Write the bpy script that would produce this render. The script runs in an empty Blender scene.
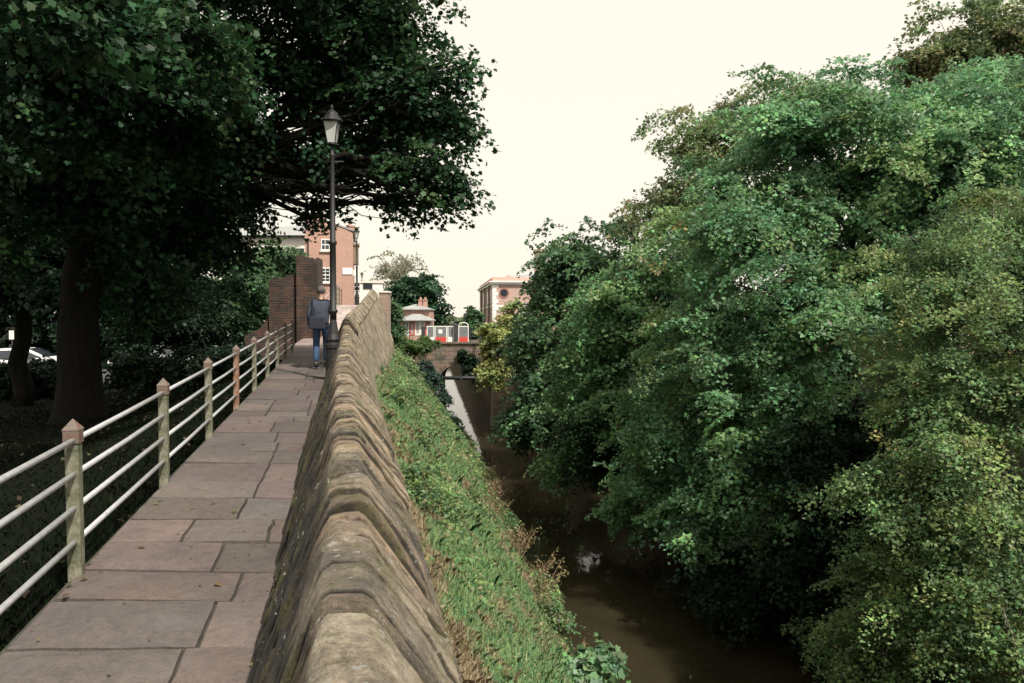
import bpy, bmesh, math, random
import numpy as np
from mathutils import Vector, Matrix, noise
R = math.radians
C = bpy.context.scene.collection
sc = bpy.context.scene
random.seed(7)
# ------------------------------------------------------------------ camera
F = 768.0; CAMZ = 1.65; PITCH = math.atan(21.5/F)
cd = bpy.data.cameras.new('camera'); cam = bpy.data.objects.new('camera', cd); C.objects.link(cam)
cam.location = (0, 0, CAMZ); cam.rotation_euler = (R(90)-PITCH, 0, 0)
cd.sensor_width = 36; cd.lens = F/1024*36; cd.clip_end = 4000; cd.clip_start = .05
sc.camera = cam
def at(px, py, Y):
    u = (px-512)/F; v = (341.5-py)/F
    d = Y/(math.cos(PITCH)+v*math.sin(PITCH))
    return Vector((d*u, Y, CAMZ + d*(-math.sin(PITCH)+v*math.cos(PITCH))))
def interp(x, pts):
    return float(np.interp(x, [p[0] for p in pts], [p[1] for p in pts]))
# ------------------------------------------------------------------ the lie of the land
def XR(Y):   # inner foot of the parapet
    return -.41-.215*Y if Y < 19 else interp(Y, [(19, -4.495), (25, -5.72), (36, -6.95), (60, -11.2)])
def XL(Y): return XR(Y)-1.2 - (0 if Y < 22 else min(.15, (Y-22)*.05))
def ZP(Y): return .034*Y if Y < 24 else interp(Y, [(24, .816), (27, 1.05), (30, 1.4), (33, 1.85), (36, 2.35), (60, 2.6)])
def XC(Y): return XR(Y)+.41 + .02*math.sin(Y*.55)
def ZB(Y): return min(-1.7+.055*Y, .35)
def XWL(Y): return interp(Y, [(-30, 7.3), (17.8, 1.11), (45, -2.46), (50, -3.3), (55, -5.4), (63, -5.6), (200, -24), (1500, -300)])
def XWR(Y): return interp(Y, [(-30, 15), (17.8, 8.2), (30, 6.0), (45, 2.2), (55, -1.55), (63, -1.4), (200, -16), (1500, -292)])
WZ = -6.0
# ------------------------------------------------------------------ object helpers
def mesh_obj(name, verts, faces, mat=None, parent=None, smooth=False, col=None):
    me = bpy.data.meshes.new(name)
    me.from_pydata([tuple(v) for v in verts], [], [tuple(f) for f in faces]) if not isinstance(verts, np.ndarray) else np_mesh(me, verts, faces)
    if col is not None:
        a = me.color_attributes.new('Col', 'FLOAT_COLOR', 'POINT')
        a.data.foreach_set('color', np.asarray(col, dtype=np.float32).ravel())
    if mat: me.materials.append(mat)
    if smooth: me.polygons.foreach_set('use_smooth', [True]*len(me.polygons))
    me.update()
    o = bpy.data.objects.new(name, me); C.objects.link(o)
    if parent: o.parent = parent
    return o
def np_mesh(me, v, f):
    n, k = f.shape
    me.vertices.add(len(v)); me.vertices.foreach_set('co', v.astype(np.float32).ravel())
    me.loops.add(n*k); me.loops.foreach_set('vertex_index', f.astype(np.int32).ravel())
    me.polygons.add(n); me.polygons.foreach_set('loop_start', np.arange(0, n*k, k, dtype=np.int32))
    me.polygons.foreach_set('loop_total', np.full(n, k, dtype=np.int32))
    me.update(calc_edges=True); me.validate()
def tag(o, label=None, cat=None, group=None, kind=None):
    if label: o['label'] = label
    if cat: o['category'] = cat
    if group: o['group'] = group
    if kind: o['kind'] = kind
    return o
def empty(name, loc, label, cat, group=None, rz=0):
    o = bpy.data.objects.new(name, None); C.objects.link(o)
    o.location = loc; o.rotation_euler = (0, 0, rz); o.empty_display_size = .2
    return tag(o, label, cat, group)
def copy_tree(o, parent=None):
    c = o.copy(); C.objects.link(c); c.parent = parent
    for ch in list(o.children): copy_tree(ch, c)
    return c
class MB:
    """collects shapes for ONE mesh"""
    def __init__(s): s.v = []; s.f = []
    def add(s, v, f):
        n = len(s.v); s.v += [Vector(p) for p in v]; s.f += [tuple(i+n for i in q) for q in f]
    def box(s, x0, x1, y0, y1, z0, z1, bev=0.0, M=None):
        if bev <= 0:
            v = [(x, y, z) for z in (z0, z1) for y in (y0, y1) for x in (x0, x1)]
            f = [(0,2,3,1),(4,5,7,6),(0,1,5,4),(2,6,7,3),(0,4,6,2),(1,3,7,5)]
        else:
            bm = bmesh.new(); bmesh.ops.create_cube(bm, size=1)
            for q in bm.verts:
                q.co = Vector(((x0+x1)/2+q.co.x*(x1-x0), (y0+y1)/2+q.co.y*(y1-y0), (z0+z1)/2+q.co.z*(z1-z0)))
            bmesh.ops.bevel(bm, geom=bm.edges[:], offset=bev, segments=2, affect='EDGES', profile=.6)
            bm.verts.index_update()
            v = [q.co.copy() for q in bm.verts]; f = [tuple(x.index for x in p.verts) for p in bm.faces]; bm.free()
        if M is not None: v = [M @ Vector(p) for p in v]
        s.add(v, f)
    def prism(s, pts, y0, y1):      # polygon in x,z swept along y
        n = len(pts); v = [(p[0], y0, p[1]) for p in pts]+[(p[0], y1, p[1]) for p in pts]
        s.add(v, [tuple(range(n))[::-1], tuple(range(n, 2*n))]+[(i, (i+1) % n, n+(i+1) % n, n+i) for i in range(n)])
    def lathe(s, prof, n=16, c=(0, 0, 0), rot=0, cap=True):   # prof (r,z)
        v = []; f = []
        for r, z in prof:
            for k in range(n):
                a = 2*math.pi*k/n+rot; v.append((c[0]+r*math.cos(a), c[1]+r*math.sin(a), c[2]+z))
        for i in range(len(prof)-1):
            for k in range(n):
                f.append((i*n+k, i*n+(k+1) % n, (i+1)*n+(k+1) % n, (i+1)*n+k))
        if cap: f.append(tuple(range(n))[::-1]); f.append(tuple((len(prof)-1)*n+k for k in range(n)))
        s.add(v, f)
    def tube(s, pts, rad, n=6):
        pts = [Vector(p) for p in pts]; m = len(pts)
        if not hasattr(rad, '__len__'): rad = [rad]*m
        v = []; f = []; up = Vector((0.13, .21, .97))
        for i, p in enumerate(pts):
            t = (pts[min(i+1, m-1)]-pts[max(i-1, 0)]).normalized()
            a = t.cross(up)
            if a.length < .15: a = t.cross(Vector((1, 0, 0)))
            a.normalize(); b = t.cross(a).normalized()
            for k in range(n):
                g = 2*math.pi*k/n; v.append(p+(a*math.cos(g)+b*math.sin(g))*rad[i])
        for i in range(m-1):
            for k in range(n): f.append((i*n+k, (i+1)*n+k, (i+1)*n+(k+1) % n, i*n+(k+1) % n))
        f.append(tuple(range(n))); f.append(tuple((m-1)*n+k for k in range(n))[::-1])
        s.add(v, f)
    def build(s, name, mat, parent=None, smooth=False):
        return mesh_obj(name, s.v, s.f, mat, parent, smooth)
# ------------------------------------------------------------------ materials
def new_mat(name):
    m = bpy.data.materials.new(name); m.use_nodes = True
    nt = m.node_tree; b = nt.nodes['Principled BSDF']; return m, nt, b
def N(nt, t, **kw):
    n = nt.nodes.new(t)
    for k, v in kw.items():
        if k in n.inputs: n.inputs[k].default_value = v
        else: setattr(n, k, v)
    return n
def c4(c): return (c[0], c[1], c[2], 1)
def ramp(nt, fac, stops):
    r = nt.nodes.new('ShaderNodeValToRGB'); e = r.color_ramp.elements
    while len(e) < len(stops): e.new(.5)
    for i, (p, c) in enumerate(stops): e[i].position = p; e[i].color = c4(c)
    nt.links.new(fac, r.inputs[0]); return r.outputs[0]
def mix(nt, fac, a, b, mode='MIX'):
    m = nt.nodes.new('ShaderNodeMix'); m.data_type = 'RGBA'; m.blend_type = mode
    for s, val in ((m.inputs[0], fac), (m.inputs[6], a), (m.inputs[7], b)):
        if hasattr(val, 'is_linked'): nt.links.new(val, s)
        elif isinstance(val, (int, float)): s.default_value = val
        else: s.default_value = c4(val)
    return m.outputs[2]
def noi(nt, scale, detail=4, rough=.6, vec=None, out=0, dist=0):
    n = N(nt, 'ShaderNodeTexNoise'); n.inputs['Scale'].default_value = scale
    n.inputs['Detail'].default_value = detail; n.inputs['Roughness'].default_value = rough; n.inputs['Distortion'].default_value = dist
    if vec is None:
        vec = nt.nodes.new('ShaderNodeTexCoord').outputs['Object']
    nt.links.new(vec, n.inputs['Vector']); return n.outputs[out]
def bump(nt, b, h, strength=.5, dist=.02):
    n = N(nt, 'ShaderNodeBump'); n.inputs['Strength'].default_value = strength; n.inputs['Distance'].default_value = dist
    nt.links.new(h, n.inputs['Height']); nt.links.new(n.outputs[0], b.inputs['Normal'])
def simple(name, c, rough=.6, metal=0, var=.25, scale=6, bmp=.15):
    m, nt, b = new_mat(name)
    f = noi(nt, scale)
    col = ramp(nt, f, [(.3, [x*(1-var) for x in c]), (.7, [min(1, x*(1+var)) for x in c])])
    nt.links.new(col, b.inputs['Base Color']); b.inputs['Roughness'].default_value = rough; b.inputs['Metallic'].default_value = metal
    if bmp: bump(nt, b, noi(nt, scale*5), bmp, .01)
    return m
def brick_mat(name, c1, c2, mortar, bw=.225, bh=.075, dirt=(.05, .04, .03), dirt_amt=.3, ms=.012, rough=.85, bmp=.5):
    m, nt, b = new_mat(name)
    tc = N(nt, 'ShaderNodeTexCoord'); sp = N(nt, 'ShaderNodeSeparateXYZ'); nt.links.new(tc.outputs['Object'], sp.inputs[0])
    ad = N(nt, 'ShaderNodeMath', operation='ADD'); nt.links.new(sp.outputs[0], ad.inputs[0]); nt.links.new(sp.outputs[1], ad.inputs[1])
    cb = N(nt, 'ShaderNodeCombineXYZ'); nt.links.new(ad.outputs[0], cb.inputs[0]); nt.links.new(sp.outputs[2], cb.inputs[1])
    nz = noi(nt, 1.5, 3, .6, tc.outputs['Object'], 1)
    vm = N(nt, 'ShaderNodeVectorMath', operation='SCALE'); nt.links.new(nz, vm.inputs[0]); vm.inputs['Scale'].default_value = bh*.35
    va = N(nt, 'ShaderNodeVectorMath', operation='ADD'); nt.links.new(cb.outputs[0], va.inputs[0]); nt.links.new(vm.outputs[0], va.inputs[1])
    br = N(nt, 'ShaderNodeTexBrick'); nt.links.new(va.outputs[0], br.inputs['Vector'])
    br.inputs['Scale'].default_value = 1; br.inputs['Brick Width'].default_value = bw; br.inputs['Row Height'].default_value = bh
    br.inputs['Mortar Size'].default_value = ms; br.inputs['Mortar Smooth'].default_value = .3; br.inputs['Bias'].default_value = 0
    br.inputs['Color1'].default_value = c4(c1); br.inputs['Color2'].default_value = c4(c2); br.inputs['Mortar'].default_value = c4(mortar)
    d = ramp(nt, noi(nt, 1.3, 6, .7), [(.42, (0, 0, 0)), (.65, (1, 1, 1))])
    mm = N(nt, 'ShaderNodeMath', operation='MULTIPLY'); nt.links.new(d, mm.inputs[0]); mm.inputs[1].default_value = dirt_amt
    col = mix(nt, mm.outputs[0], br.outputs['Color'], dirt)
    col = mix(nt, .5, col, ramp(nt, noi(nt, 9, 5, .7), [(.25, (.45, .45, .45)), (.75, (1, 1, 1))]), 'MULTIPLY')
    nt.links.new(col, b.inputs['Base Color']); b.inputs['Roughness'].default_value = rough
    inv = N(nt, 'ShaderNodeMath', operation='SUBTRACT'); inv.inputs[0].default_value = 1; nt.links.new(br.outputs['Fac'], inv.inputs[1])
    a2 = N(nt, 'ShaderNodeMath', operation='ADD'); nt.links.new(inv.outputs[0], a2.inputs[0]); nt.links.new(noi(nt, 25, 4, .7), a2.inputs[1])
    bump(nt, b, a2.outputs[0], bmp, .02)
    return m
def leaf_mat(name, rough=.5, trans=.35, spec=.22):
    m, nt, b = new_mat(name)
    a = N(nt, 'ShaderNodeVertexColor', layer_name='Col')
    nt.links.new(a.outputs[0], b.inputs['Base Color']); b.inputs['Roughness'].default_value = rough
    b.inputs['Specular IOR Level'].default_value = spec
    t = N(nt, 'ShaderNodeBsdfTranslucent')
    hs = N(nt, 'ShaderNodeHueSaturation'); hs.inputs['Hue'].default_value = .48; hs.inputs['Value'].default_value = 1.25
    nt.links.new(a.outputs[0], hs.inputs['Color']); nt.links.new(hs.outputs[0], t.inputs['Color'])
    mx = N(nt, 'ShaderNodeMixShader'); mx.inputs[0].default_value = trans
    nt.links.new(b.outputs[0], mx.inputs[1]); nt.links.new(t.outputs[0], mx.inputs[2])
    nt.links.new(mx.outputs[0], nt.nodes['Material Output'].inputs[0])
    return m
LEAF = leaf_mat('leaf'); GRASS = leaf_mat('grass_blade', .6, .3)
def bark_mat(name, c):
    m, nt, b = new_mat(name)
    tc = N(nt, 'ShaderNodeTexCoord'); mp = N(nt, 'ShaderNodeMapping'); mp.inputs['Scale'].default_value = (9, 9, 1.6)
    nt.links.new(tc.outputs['Object'], mp.inputs[0]); f = noi(nt, 1, 6, .7, mp.outputs[0], 0, 1)
    nt.links.new(ramp(nt, f, [(.3, [x*.45 for x in c]), (.65, c)]), b.inputs['Base Color'])
    b.inputs['Roughness'].default_value = .9; b.inputs['Specular IOR Level'].default_value = .1; bump(nt, b, f, 1, .08); return m
BARK = bark_mat('bark', (.02, .019, .016)); PALEBARK = bark_mat('pale_bark', (.42, .39, .33))
# paving
def paving_mat():
    m, nt, b = new_mat('sandstone_paving')
    a = N(nt, 'ShaderNodeVertexColor', layer_name='Col')
    f = noi(nt, 1.1, 8, .7); f2 = noi(nt, 14, 6, .75); f3 = noi(nt, 60, 3, .7)
    col = mix(nt, 1.0, a.outputs[0], ramp(nt, f, [(.3, (.62, .63, .65)), (.7, (1.12, 1.08, 1.02))]), 'MULTIPLY')
    col = mix(nt, .8, col, ramp(nt, f2, [(.3, (.6, .6, .62)), (.62, (1.05, 1.05, 1.05))]), 'MULTIPLY')
    col = mix(nt, .6, col, ramp(nt, f3, [(.35, (.7, .7, .7)), (.6, (1.1, 1.1, 1.1))]), 'MULTIPLY')
    st = ramp(nt, noi(nt, 1.9, 7, .7, None, 0, .3), [(.54, (0, 0, 0)), (.70, (.7, .7, .7))])
    col = mix(nt, st, col, (.11, .10, .10))
    nt.links.new(col, b.inputs['Base Color']); b.inputs['Roughness'].default_value = .75
    ad = N(nt, 'ShaderNodeMath', operation='MULTIPLY_ADD'); nt.links.new(f2, ad.inputs[0]); ad.inputs[1].default_value = 2; nt.links.new(f3, ad.inputs[2])
    bump(nt, b, ad.outputs[0], .35, .012); return m
def stone_mat(name, use_col=True, base=(.25, .22, .18), dark=1.0):
    m, nt, b = new_mat(name)
    f = noi(nt, 2.2, 8, .7, None, 0, .6); f2 = noi(nt, 18, 6, .75); f3 = noi(nt, 5, 6, .7)
    col = ramp(nt, f, [(.32, (.07*dark, .068*dark, .066*dark)), (.43, (.21*dark, .17*dark, .13*dark)), (.54, (.38*dark, .31*dark, .225*dark)), (.70, (.52*dark, .45*dark, .35*dark))])
    if use_col:
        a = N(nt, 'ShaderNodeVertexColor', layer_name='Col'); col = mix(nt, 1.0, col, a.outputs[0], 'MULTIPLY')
    moss = ramp(nt, f3, [(.50, (0, 0, 0)), (.62, (1, 1, 1))])
    mh = N(nt, 'ShaderNodeMath', operation='MULTIPLY'); nt.links.new(moss, mh.inputs[0]); mh.inputs[1].default_value = .6
    col = mix(nt, mh.outputs[0], col, (.15*dark, .14*dark, .045*dark))
    col = mix(nt, 1.0, col, ramp(nt, f2, [(.32, (.42, .42, .42)), (.5, (.95, .95, .95)), (.7, (1.3, 1.3, 1.3))]), 'MULTIPLY')
    col = mix(nt, .8, col, ramp(nt, noi(nt, 90, 4, .8), [(.35, (.6, .6, .6)), (.6, (1.2, 1.2, 1.2))]), 'MULTIPLY')
    tcs = N(nt, 'ShaderNodeTexCoord'); mps = N(nt, 'ShaderNodeMapping'); mps.inputs['Scale'].default_value = (5, 34, 9); mps.inputs['Rotation'].default_value = (0, 0, .25)
    nt.links.new(tcs.outputs['Object'], mps.inputs[0]); stk = noi(nt, 1, 5, .7, mps.outputs[0], 0, .8)
    col = mix(nt, .3, col, ramp(nt, stk, [(.30, (.45, .43, .41)), (.42, (.95, .95, .95)), (.75, (1.2, 1.18, 1.15))]), 'MULTIPLY')
    # lichen: pale spots of two sizes
    for s, th, cc in ((9, .11, (.48, .48, .44)), (24, .15, (.52, .52, .48)), (48, .13, (.40, .40, .36))):
        tc = N(nt, 'ShaderNodeTexCoord')
        nz = noi(nt, s*1.5, 3, .6, tc.outputs['Object'], 1)
        vs = N(nt, 'ShaderNodeVectorMath', operation='SCALE'); nt.links.new(nz, vs.inputs[0]); vs.inputs['Scale'].default_value = 1.5/s
        va = N(nt, 'ShaderNodeVectorMath', operation='ADD'); nt.links.new(tc.outputs['Object'], va.inputs[0]); nt.links.new(vs.outputs[0], va.inputs[1])
        vo = N(nt, 'ShaderNodeTexVoronoi'); vo.inputs['Scale'].default_value = s; nt.links.new(va.outputs[0], vo.inputs['Vector'])
        sm = N(nt, 'ShaderNodeMath', operation='LESS_THAN'); nt.links.new(vo.outputs['Distance'], sm.inputs[0]); sm.inputs[1].default_value = th
        pt = ramp(nt, noi(nt, 1.7, 3, .5), [(.42, (0, 0, 0)), (.56, (.75, .75, .75))])
        mu = N(nt, 'ShaderNodeMath', operation='MULTIPLY'); nt.links.new(sm.outputs[0], mu.inputs[0]); nt.links.new(pt, mu.inputs[1])
        col = mix(nt, mu.outputs[0], col, cc)
    nt.links.new(col, b.inputs['Base Color']); b.inputs['Roughness'].default_value = .85
    ad = N(nt, 'ShaderNodeMath', operation='ADD'); nt.links.new(f2, ad.inputs[0]); nt.links.new(noi(nt, 75, 6, .85), ad.inputs[1])
    bump(nt, b, ad.outputs[0], 1, .028); return m
def ground_mat(name, a, bcol, c, s=1.2):
    m, nt, b = new_mat(name)
    f = noi(nt, s, 8, .7); col = ramp(nt, f, [(.3, a), (.5, bcol), (.68, c)])
    col = mix(nt, .8, col, ramp(nt, noi(nt, 20, 6, .8), [(.3, (.45, .45, .45)), (.7, (1.2, 1.2, 1.2))]), 'MULTIPLY')
    nt.links.new(col, b.inputs['Base Color']); b.inputs['Roughness'].default_value = .95; b.inputs['Specular IOR Level'].default_value = .08
    bump(nt, b, noi(nt, 25, 6, .8), .9, .05); return m
PAVE = paving_mat(); STONE = stone_mat('weathered_sandstone'); FACESTONE = stone_mat('face_sandstone', False, dark=.8)
WALLSTONE = brick_mat('sandstone_courses', (.27, .23, .18), (.16, .14, .11), (.15, .13, .10), .43, .21, (.07, .075, .04), .75, .012, .9, .9)
BRIDGESTONE = brick_mat('bridge_stone', (.30, .20, .155), (.18, .15, .13), (.13, .11, .09), .62, .3, (.05, .055, .035), .85, .02, .9, .8)
OLDBRICK = brick_mat('old_brick', (.15, .06, .035), (.05, .035, .03), (.10, .085, .07), .25, .085, (.022, .020, .018), .85, .016, .9, 1)
HOUSEBRICK = brick_mat('house_brick', (.58, .33, .26), (.50, .28, .22), (.45, .36, .30), .23, .08, (.3, .18, .14), .25, .01)
PINKBRICK = brick_mat('pink_brick', (.62, .42, .36), (.56, .37, .32), (.5, .42, .38), .23, .08, (.35, .25, .2), .2, .01)
PALEBRICK = brick_mat('pier_brick', (.42, .27, .21), (.33, .21, .17), (.36, .31, .26), .23, .08, (.2, .17, .13), .4, .012)
WHITE = simple('white_paint', (.78, .77, .73), .5, 0, .06); RED = simple('red_paint', (.55, .07, .055), .4, 0, .1)
BLACK = simple('black_paint', (.012, .012, .013), .6, 0, .3); DARKMETAL = simple('dark_metal', (.06, .062, .065), .45, .3)
SLATE = simple('slate', (.22, .22, .24), .6, 0, .2, 3); PALESLATE = simple('pale_slate', (.26, .27, .27), .6, 0, .15, 3)
RENDERW = simple('pale_render', (.74, .72, .66), .8, 0, .08); CONC = simple('pale_stone', (.62, .58, .52), .8, 0, .12)
TIMBER = simple('timber', (.2, .15, .1), .8)
def glass_mat(name, c, rough=.08):
    m, nt, b = new_mat(name); f = noi(nt, .8, 2)
    nt.links.new(ramp(nt, f, [(.3, [x*.6 for x in c]), (.7, [x*1.4 for x in c])]), b.inputs['Base Color'])
    b.inputs['Roughness'].default_value = rough; b.inputs['Specular IOR Level'].default_value = .7; return m
GLASS = glass_mat('window_glass', (.03, .035, .045)); LAMPGLASS = glass_mat('lantern_glass', (.45, .47, .45), .15)
# ------------------------------------------------------------------ world, sun
w = bpy.data.worlds.new('World'); sc.world = w; w.use_nodes = True; wn = w.node_tree
SUN = Vector((.64, -.77, 0)).normalized()*math.cos(R(54)); SUN.z = math.sin(R(54))
sky = wn.nodes.new('ShaderNodeTexSky'); sky.sky_type = 'NISHITA'; sky.sun_disc = False
sky.sun_elevation = R(50); sky.sun_rotation = math.atan2(SUN.x, SUN.y); sky.dust_density = 4; sky.air_density = 1.2
mxn = wn.nodes.new('ShaderNodeMix'); mxn.data_type = 'RGBA'; mxn.inputs[0].default_value = .9
mxn.inputs[7].default_value = (6.5, 6.0, 5.1, 1)      # thin bright cloud veil over the sky
wn.links.new(sky.outputs[0], mxn.inputs[6]); wn.links.new(mxn.outputs[2], wn.nodes['Background'].inputs[0])
wn.nodes['Background'].inputs[1].default_value = .13
ld = bpy.data.lights.new('sun', 'SUN'); ld.energy = 5.0; ld.angle = R(2.5); ld.color = (1, .94, .84)
lo = bpy.data.objects.new('sun', ld); C.objects.link(lo); lo.rotation_euler = SUN.to_track_quat('Z', 'Y').to_euler()
sc.view_settings.view_transform = 'Standard'; sc.view_settings.look = 'None'; sc.view_settings.exposure = 0.42; sc.view_settings.gamma = 1
sc.cycles.max_bounces = 6; sc.cycles.diffuse_bounces = 3; sc.cycles.glossy_bounces = 3; sc.cycles.transmission_bounces = 3
# ------------------------------------------------------------------ ground: one sheet with the canal cut into it
def lawn_far(Y): return interp(Y, [(-30, -.4), (0, -.45), (17, -.72), (30, -1.0), (42, -1.0), (50, 0), (60, 0), (1500, 0)])
def lawn_edge(Y): return interp(Y, [(-30, -.2), (0, -.14), (20, .5), (24, .4), (30, -.9), (36, -1), (45, -.3), (60, 0), (1500, 0)])
def foot(Y): return XC(Y)+.95 if Y < 40 else interp(Y, [(40, XC(40)+.95), (50, -9.0), (60, -9.5), (200, -33), (1500, -320)])
def zfoot(Y): return ZB(Y) if Y < 40 else interp(Y, [(40, .35), (48, -.05), (60, 0), (1500, 0)])
def bank_z(Y, t):
    g = t**1.15
    z = zfoot(Y)+(WZ+.35-zfoot(Y))*g
    if Y > 57: z = zfoot(Y)+(WZ+.5-zfoot(Y))*t**2.5
    return z
ROWS = [-30, -15, -8, -5]+[k*.5 for k in range(-6, 130)]+[70, 80, 90, 100, 120, 140, 170, 200, 260, 400, 1500]
gv = []; gf = []; cols = None; matidx = []
NB = 16
for Y in ROWS:
    row = []; xe = XL(Y) if Y < 60 else foot(Y)-2.6
    le = lawn_edge(Y); lf = lawn_far(Y)
    for dx, z in ((-1600, 0), (-300, 0), (-80, lf), (-40, lf), (-20, lf), (-12, lf), (-8, lf), (-5, lf+(le-lf)*.05), (-3, lf+(le-lf)*.25), (-1.6, lf+(le-lf)*.65), (-.6, le-.03), (-.02, le)):
        row.append((xe+dx, Y, z + (.05*noise.noise(Vector((dx, Y*.3, 0))) if -40 < dx < -.5 and Y < 60 else 0)))
    zz = (ZP(Y)-.4) if Y < 60 else 0
    row.append((xe+.1, Y, zz)); row.append((foot(Y)-.5, Y, min(zz, zfoot(Y)-.05) if Y < 60 else 0))
    x0 = foot(Y)-.35; x1 = XWL(Y)
    for k in range(NB+1):
        t = k/NB; z = bank_z(Y, t) if Y < 230 else 0
        if 0 < k < NB and Y < 60: z += .30*noise.noise(Vector(((x0+(x1-x0)*t)*.8, Y*.6, 3)))+.07*noise.noise(Vector(((x0+(x1-x0)*t)*3, Y*3, 3)))
        row.append((x0+(x1-x0)*t, Y, z))
    closed = Y > 230
    row.append((x1+.08, Y, 0 if closed else WZ-.5)); row.append((x1+.9, Y, 0 if closed else -7.4))
    xr = XWR(Y); rb = interp(Y, [(-30, -3.0), (45, -2.6), (55, 0), (1500, 0)])
    row.append((xr-.9, Y, 0 if closed else -7.4)); row.append((xr-.05, Y, 0 if closed else WZ-.5))
    for dx, z in ((0, rb), (1, rb+.3), (2.5, rb*.7), (5, rb*.35), (8, 0), (14, 0), (30, 0), (80, 0), (300, 0), (1600, 0)):
        row.append((xr+dx, Y, z))
    cols = len(row); gv += row
for i in range(len(ROWS)-1):
    for j in range(cols-1):
        gf.append((i*cols+j, i*cols+j+1, (i+1)*cols+j+1, (i+1)*cols+j))
        Y = ROWS[i]
        matidx.append(0 if j < 11 else (1 if j < 14+NB else (2 if j < 19+NB else 3)))
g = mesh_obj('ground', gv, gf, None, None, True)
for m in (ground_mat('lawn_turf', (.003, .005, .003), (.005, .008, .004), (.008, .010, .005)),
          ground_mat('bank_turf', (.05, .09, .03), (.09, .14, .05), (.20, .16, .09), 1.5),
          ground_mat('canal_mud', (.05, .04, .03), (.07, .055, .04), (.1, .08, .06)),
          ground_mat('wooded_soil', (.015, .018, .01), (.025, .022, .014), (.03, .045, .02))): g.data.materials.append(m)
g.data.polygons.foreach_set('material_index', matidx); tag(g, kind='structure')
# water
m, nt, b = new_mat('canal_water')
b.inputs['Base Color'].default_value = (.035, .024, .011, 1); b.inputs['Roughness'].default_value = .04; b.inputs['IOR'].default_value = 1.4
tc = N(nt, 'ShaderNodeTexCoord'); mp = N(nt, 'ShaderNodeMapping'); mp.inputs['Scale'].default_value = (1.6, .5, 1); nt.links.new(tc.outputs['Object'], mp.inputs[0])
bump(nt, b, noi(nt, 1.5, 3, .5, mp.outputs[0]), .12, .05)
nt.links.new(ramp(nt, noi(nt, .35, 3), [(.3, (.020, .017, .010)), (.7, (.034, .028, .016))]), b.inputs['Base Color'])
wv = []
for Y in ROWS[:-2]: wv += [(XWL(Y)-.6, Y, WZ), (XWR(Y)-.02, Y, WZ)]
o = mesh_obj('canal_water', wv, [(2*i, 2*i+1, 2*i+3, 2*i+2) for i in range(len(wv)//2-1)], m); tag(o, kind='structure')
# ------------------------------------------------------------------ path of sandstone flags
def path_pt(t, Y): return Vector((XL(Y)+(XR(Y)+.16-XL(Y))*t, Y, ZP(Y)))
mb = MB(); colr = []
rows = [-2.2, -1.5, -.9, -.3, .35, .9, 1.5, 2.1, 2.75, 3.2, 3.56, 4.13, 4.56, 5.1, 5.62, 6.2, 6.75, 7.5]
y = 7.5
while y < 58:
    y += random.choice([.45, .5, .55, .62, .7, .8]); rows.append(y)
rr = random.Random(3)
for i in range(len(rows)-1):
    y0, y1 = rows[i], rows[i+1]
    js = [0]+({0: [.62], 1: [.72], 2: [.5], 3: [.36, .78], 4: [.66], 5: [.58]}[rr.randrange(6)])+[1]
    sk = rr.uniform(-.03, .03)
    for a, bb in zip(js[:-1], js[1:]):
        jj = rr.uniform(-.03, .03)
        dz = rr.uniform(-.006, .006); tl = rr.uniform(-.004, .004); g_ = .009
        def P(t, yy, z): 
            p = path_pt(t, yy + sk*(t-.5)*2); p.z += z; return p
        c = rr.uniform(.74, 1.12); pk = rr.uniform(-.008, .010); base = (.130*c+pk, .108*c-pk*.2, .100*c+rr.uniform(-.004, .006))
        base = tuple(q*interp(y0, [(23, 1), (27, 3.6)]) for q in base); nx, ny = 5, 4; n0 = len(mb.v); vs = []  # flags of the far ramp paled: bright sunlight put into their colour
        for q in range(ny+1):
            for p in range(nx+1):
                tt = a+g_/1.2+(bb-a-2*g_/1.2)*p/nx; yy = y0+g_+(y1-y0-2*g_)*q/ny
                edge = (p in (0, nx)) or (q in (0, ny))
                wob = .012*noise.noise(Vector((tt*9, yy*7, i)))
                z = dz+tl*(p-2.5)/2.5+ (-.010 if edge else 0) + .004*noise.noise(Vector((tt*4, yy*4, 1)))
                vs.append(P(tt+wob*(1 if 0 < tt < 1 else 0), yy+wob*1.5, z))
        fs = [(q*(nx+1)+p, q*(nx+1)+p+1, (q+1)*(nx+1)+p+1, (q+1)*(nx+1)+p) for q in range(ny) for p in range(nx)]
        # skirt
        ring = [q for q in range(nx+1)]+[(q+1)*(nx+1)+nx for q in range(ny)]+[ny*(nx+1)+nx-1-q for q in range(nx)]+[(ny-1-q)*(nx+1) for q in range(ny-1)]
        k0 = len(vs)
        for r_ in ring: vs.append(vs[r_]-Vector((0, 0, .07)))
        L = len(ring); fs += [(ring[q], k0+q, k0+(q+1) % L, ring[(q+1) % L]) for q in range(L)]
        mb.add(vs, fs); colr += [(*base, 1)]*len(vs)
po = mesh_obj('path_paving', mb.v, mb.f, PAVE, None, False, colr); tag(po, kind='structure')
mb = MB(); ys = [-3+k*.75 for k in range(84)]
v = []
for y in ys: v += [(XL(y)-.06, y, -1.6), (XL(y)-.03, y, ZP(y)-.035), (XR(y)+.2, y, ZP(y)-.035), (XR(y)+.2, y, -1.6)]
f = []
for i in range(len(ys)-1):
    for k in range(3): f.append((4*i+k, 4*i+4+k, 4*i+5+k, 4*i+1+k))
o = mesh_obj('path_bed', v, f, brick_mat('path_bed_stone', (.06, .05, .042), (.04, .035, .03), (.03, .03, .025), .5, .22, (.03, .035, .02), .6, .02)); tag(o, kind='structure')
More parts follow.
